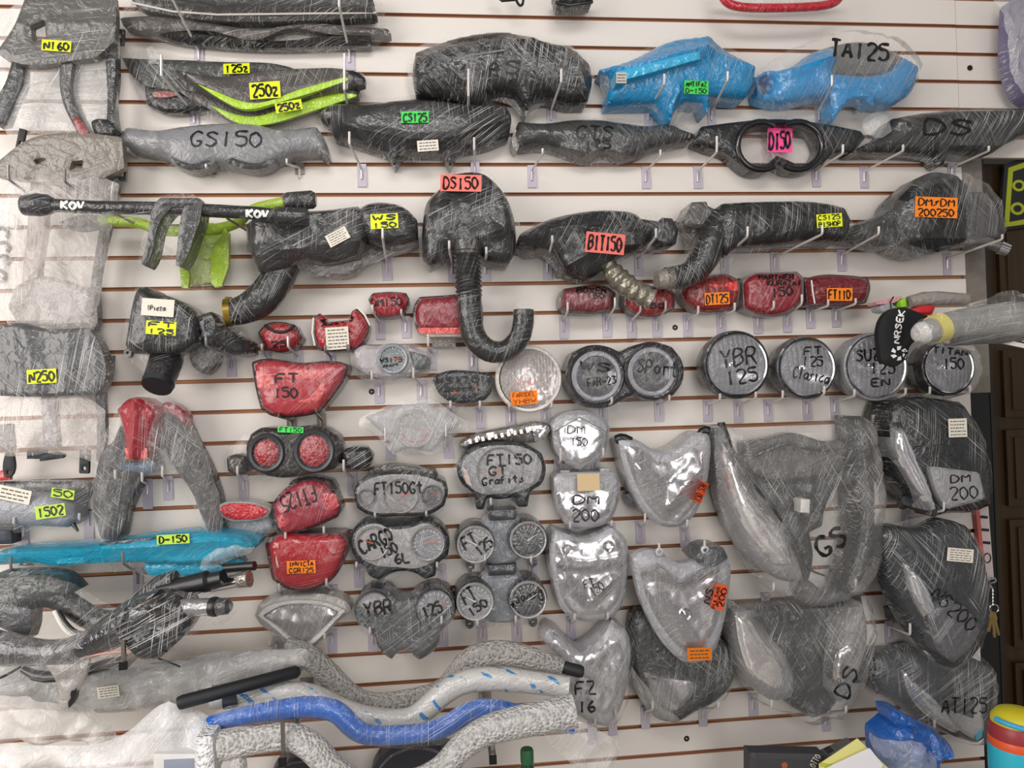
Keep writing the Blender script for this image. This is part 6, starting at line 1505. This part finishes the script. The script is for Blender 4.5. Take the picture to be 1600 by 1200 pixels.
H2('small dark-rimmed red light', (594, 504, 582, 486, 476), (634, 502, 627, 490, 483), d=.085, ph=34)
H2('wide red light behind the ribbed hose', (675, 550, 669, 540, 522), (738, 556, 738, 540, 524), d=.09)
H2('winged round gauge', (592, 602, 581, 592, 580), (658, 602, 646, 590, 574), d=.09)
H2('black-faced oblong gauge', (705, 642, 704, 636, 626), (751, 642, 750, 636, 626), d=.1)
H2('clear lamp with orange sticker', (797, 642, 796, 636, 628), (852, 640, 862, 636, 628), d=.1)
H2('double round headlight', (943, 636, 956, 630, 620), (1029, 632, 1046, 626, 617), d=.12)
H2('first round headlight of four', (1105, 632, 1125, 625, 615), (1153, 634, 1181, 622, 612), d=.12)
H2('chrome-edged round headlight', (1200, 632, 1223, 622, 610), (1261, 630, 1288, 616, 603), d=.12)
H2('half-covered round headlight', (1304, 628, 1335, 619, 608), (1375, 634, 1415, 616, 606), d=.12)
H2('round headlight at the right end', (1428, 624, 1453, 615, 604), (1480, 622, 1516, 612, 602), d=.12)
H2('tapering red light', (455, 656, 436, 651, 646), (502, 654, 494, 645, 638), d=.1, wmat=STEEL, mat=STEEL)
H2('twin red reflectors', (380, 750, 371, 741, 728), (550, 745, 537, 735, 718), d=.1)
H2('kite-shaped gauge', (609, 690, 602, 690, 668), (700, 688, 697, 682, 664), d=.1)
H2('triple gauge', (590, 812, 586, 806, 798), (668, 810, 666, 804, 796), d=.1)
H2('dark-rimmed gauge with three rows of writing', (560, 888, 557, 885, 878), (690, 890, 683, 886, 878), d=.1)
H2('heart-shaped gauge', (582, 990, 578, 990, 980), (693, 982, 690, 974, 962), d=.12)
H2('shield-shaped gauge', (770, 790, 767, 788, 778), d=.1)
H2('upper pair of round gauges', (757, 882, 758, 876, 866), (832, 884, 830, 878, 868), d=.11)
H2('lower pair of round gauges', (752, 980, 746, 976, 968), (806, 976, 806, 972, 962), d=.11)
H2('five-sided headlight', (872, 726, 876, 720, 700), (930, 722, 943, 712, 700), d=.1)
H2('trapezoid headlight with tape', (890, 828, 891, 824, 815), (955, 826, 956, 820, 813), d=.11)
H2('tall headlight with bulb cups', (892, 972, 898, 968, 960), (944, 970, 950, 966, 958), d=.12)
H2('V-shaped headlight', (1000, 822, 1008, 816, 802), (1069, 828, 1074, 822, 812), d=.12)
H2('clear pointed headlight, above it', (1028, 868, 1030, 866, 848), (1083, 862, 1101, 862, 844), d=.15)
H2('dark headlight under the pointed one', (1008, 1112, 1020, 1108, 1096), (1098, 1108, 1123, 1106, 1096), d=.11)
H2('horned headlight', (925, 1136, 930, 1134, 1124), (957, 1122, 962, 1118, 1108), d=.12)
H2('very large fairing', (1196, 934, 1209, 922, 910), (1316, 920, 1337, 916, 904), d=.15)
H2('fairing with upward letters', (1176, 1092, 1206, 1106, 1094), (1290, 1116, 1322, 1113, 1103), d=.15)
H2('topmost right fairing', (1416, 806, 1475, 798, 784), d=.16)
H2('middle right fairing', (1389, 978, 1422, 992, 974), d=.16)
H2('lowest right fairing', (1440, 1128, 1460, 1138, 1126), d=.14)
H2('arch-shaped tail cowl', (206, 752, 180, 748, 734), (262, 752, 254, 744, 728), d=.13)
hook('plain hook plate showing between the arms of the tail cowl', 230, 756, 222, 752, 738, .12, ph=46)
H2('clear fan-shaped headlight', (432, 1003, 421, 1010, 1002), (519, 992, 507, 998, 990), d=.09)
H2('turquoise panel', (60, 900, 17, 890, 870), (215, 896, 192, 880, 862), d=.16, wmat=G)
H2('silver cover pack', (36, 822, 22, 818, 808), (138, 806, 124, 812, 802), d=.11, ph=44)
H2('brown-grey rear fender', (40, 300, 13, 280, 258), (130, 304, 101, 284, 264), d=.14, wmat=G)
H2('grey cover with half-round cut-outs', (330, 262, 322, 262, 256), (468, 262, 448, 256, 248), d=.1, mat=plain('brown_plate', '857b74', .4, .4), ph=18)
H2('air box with paper label', (361, 560, 322, 540, 527), d=.15, wmat=G)
H2('red light with orange sticker, low left', (440, 926, 436, 922, 912), (520, 922, 510, 914, 904), d=.1)
H2('askew red light', (450, 846, 446, 842, 832), (512, 838, 506, 832, 822), d=.1)
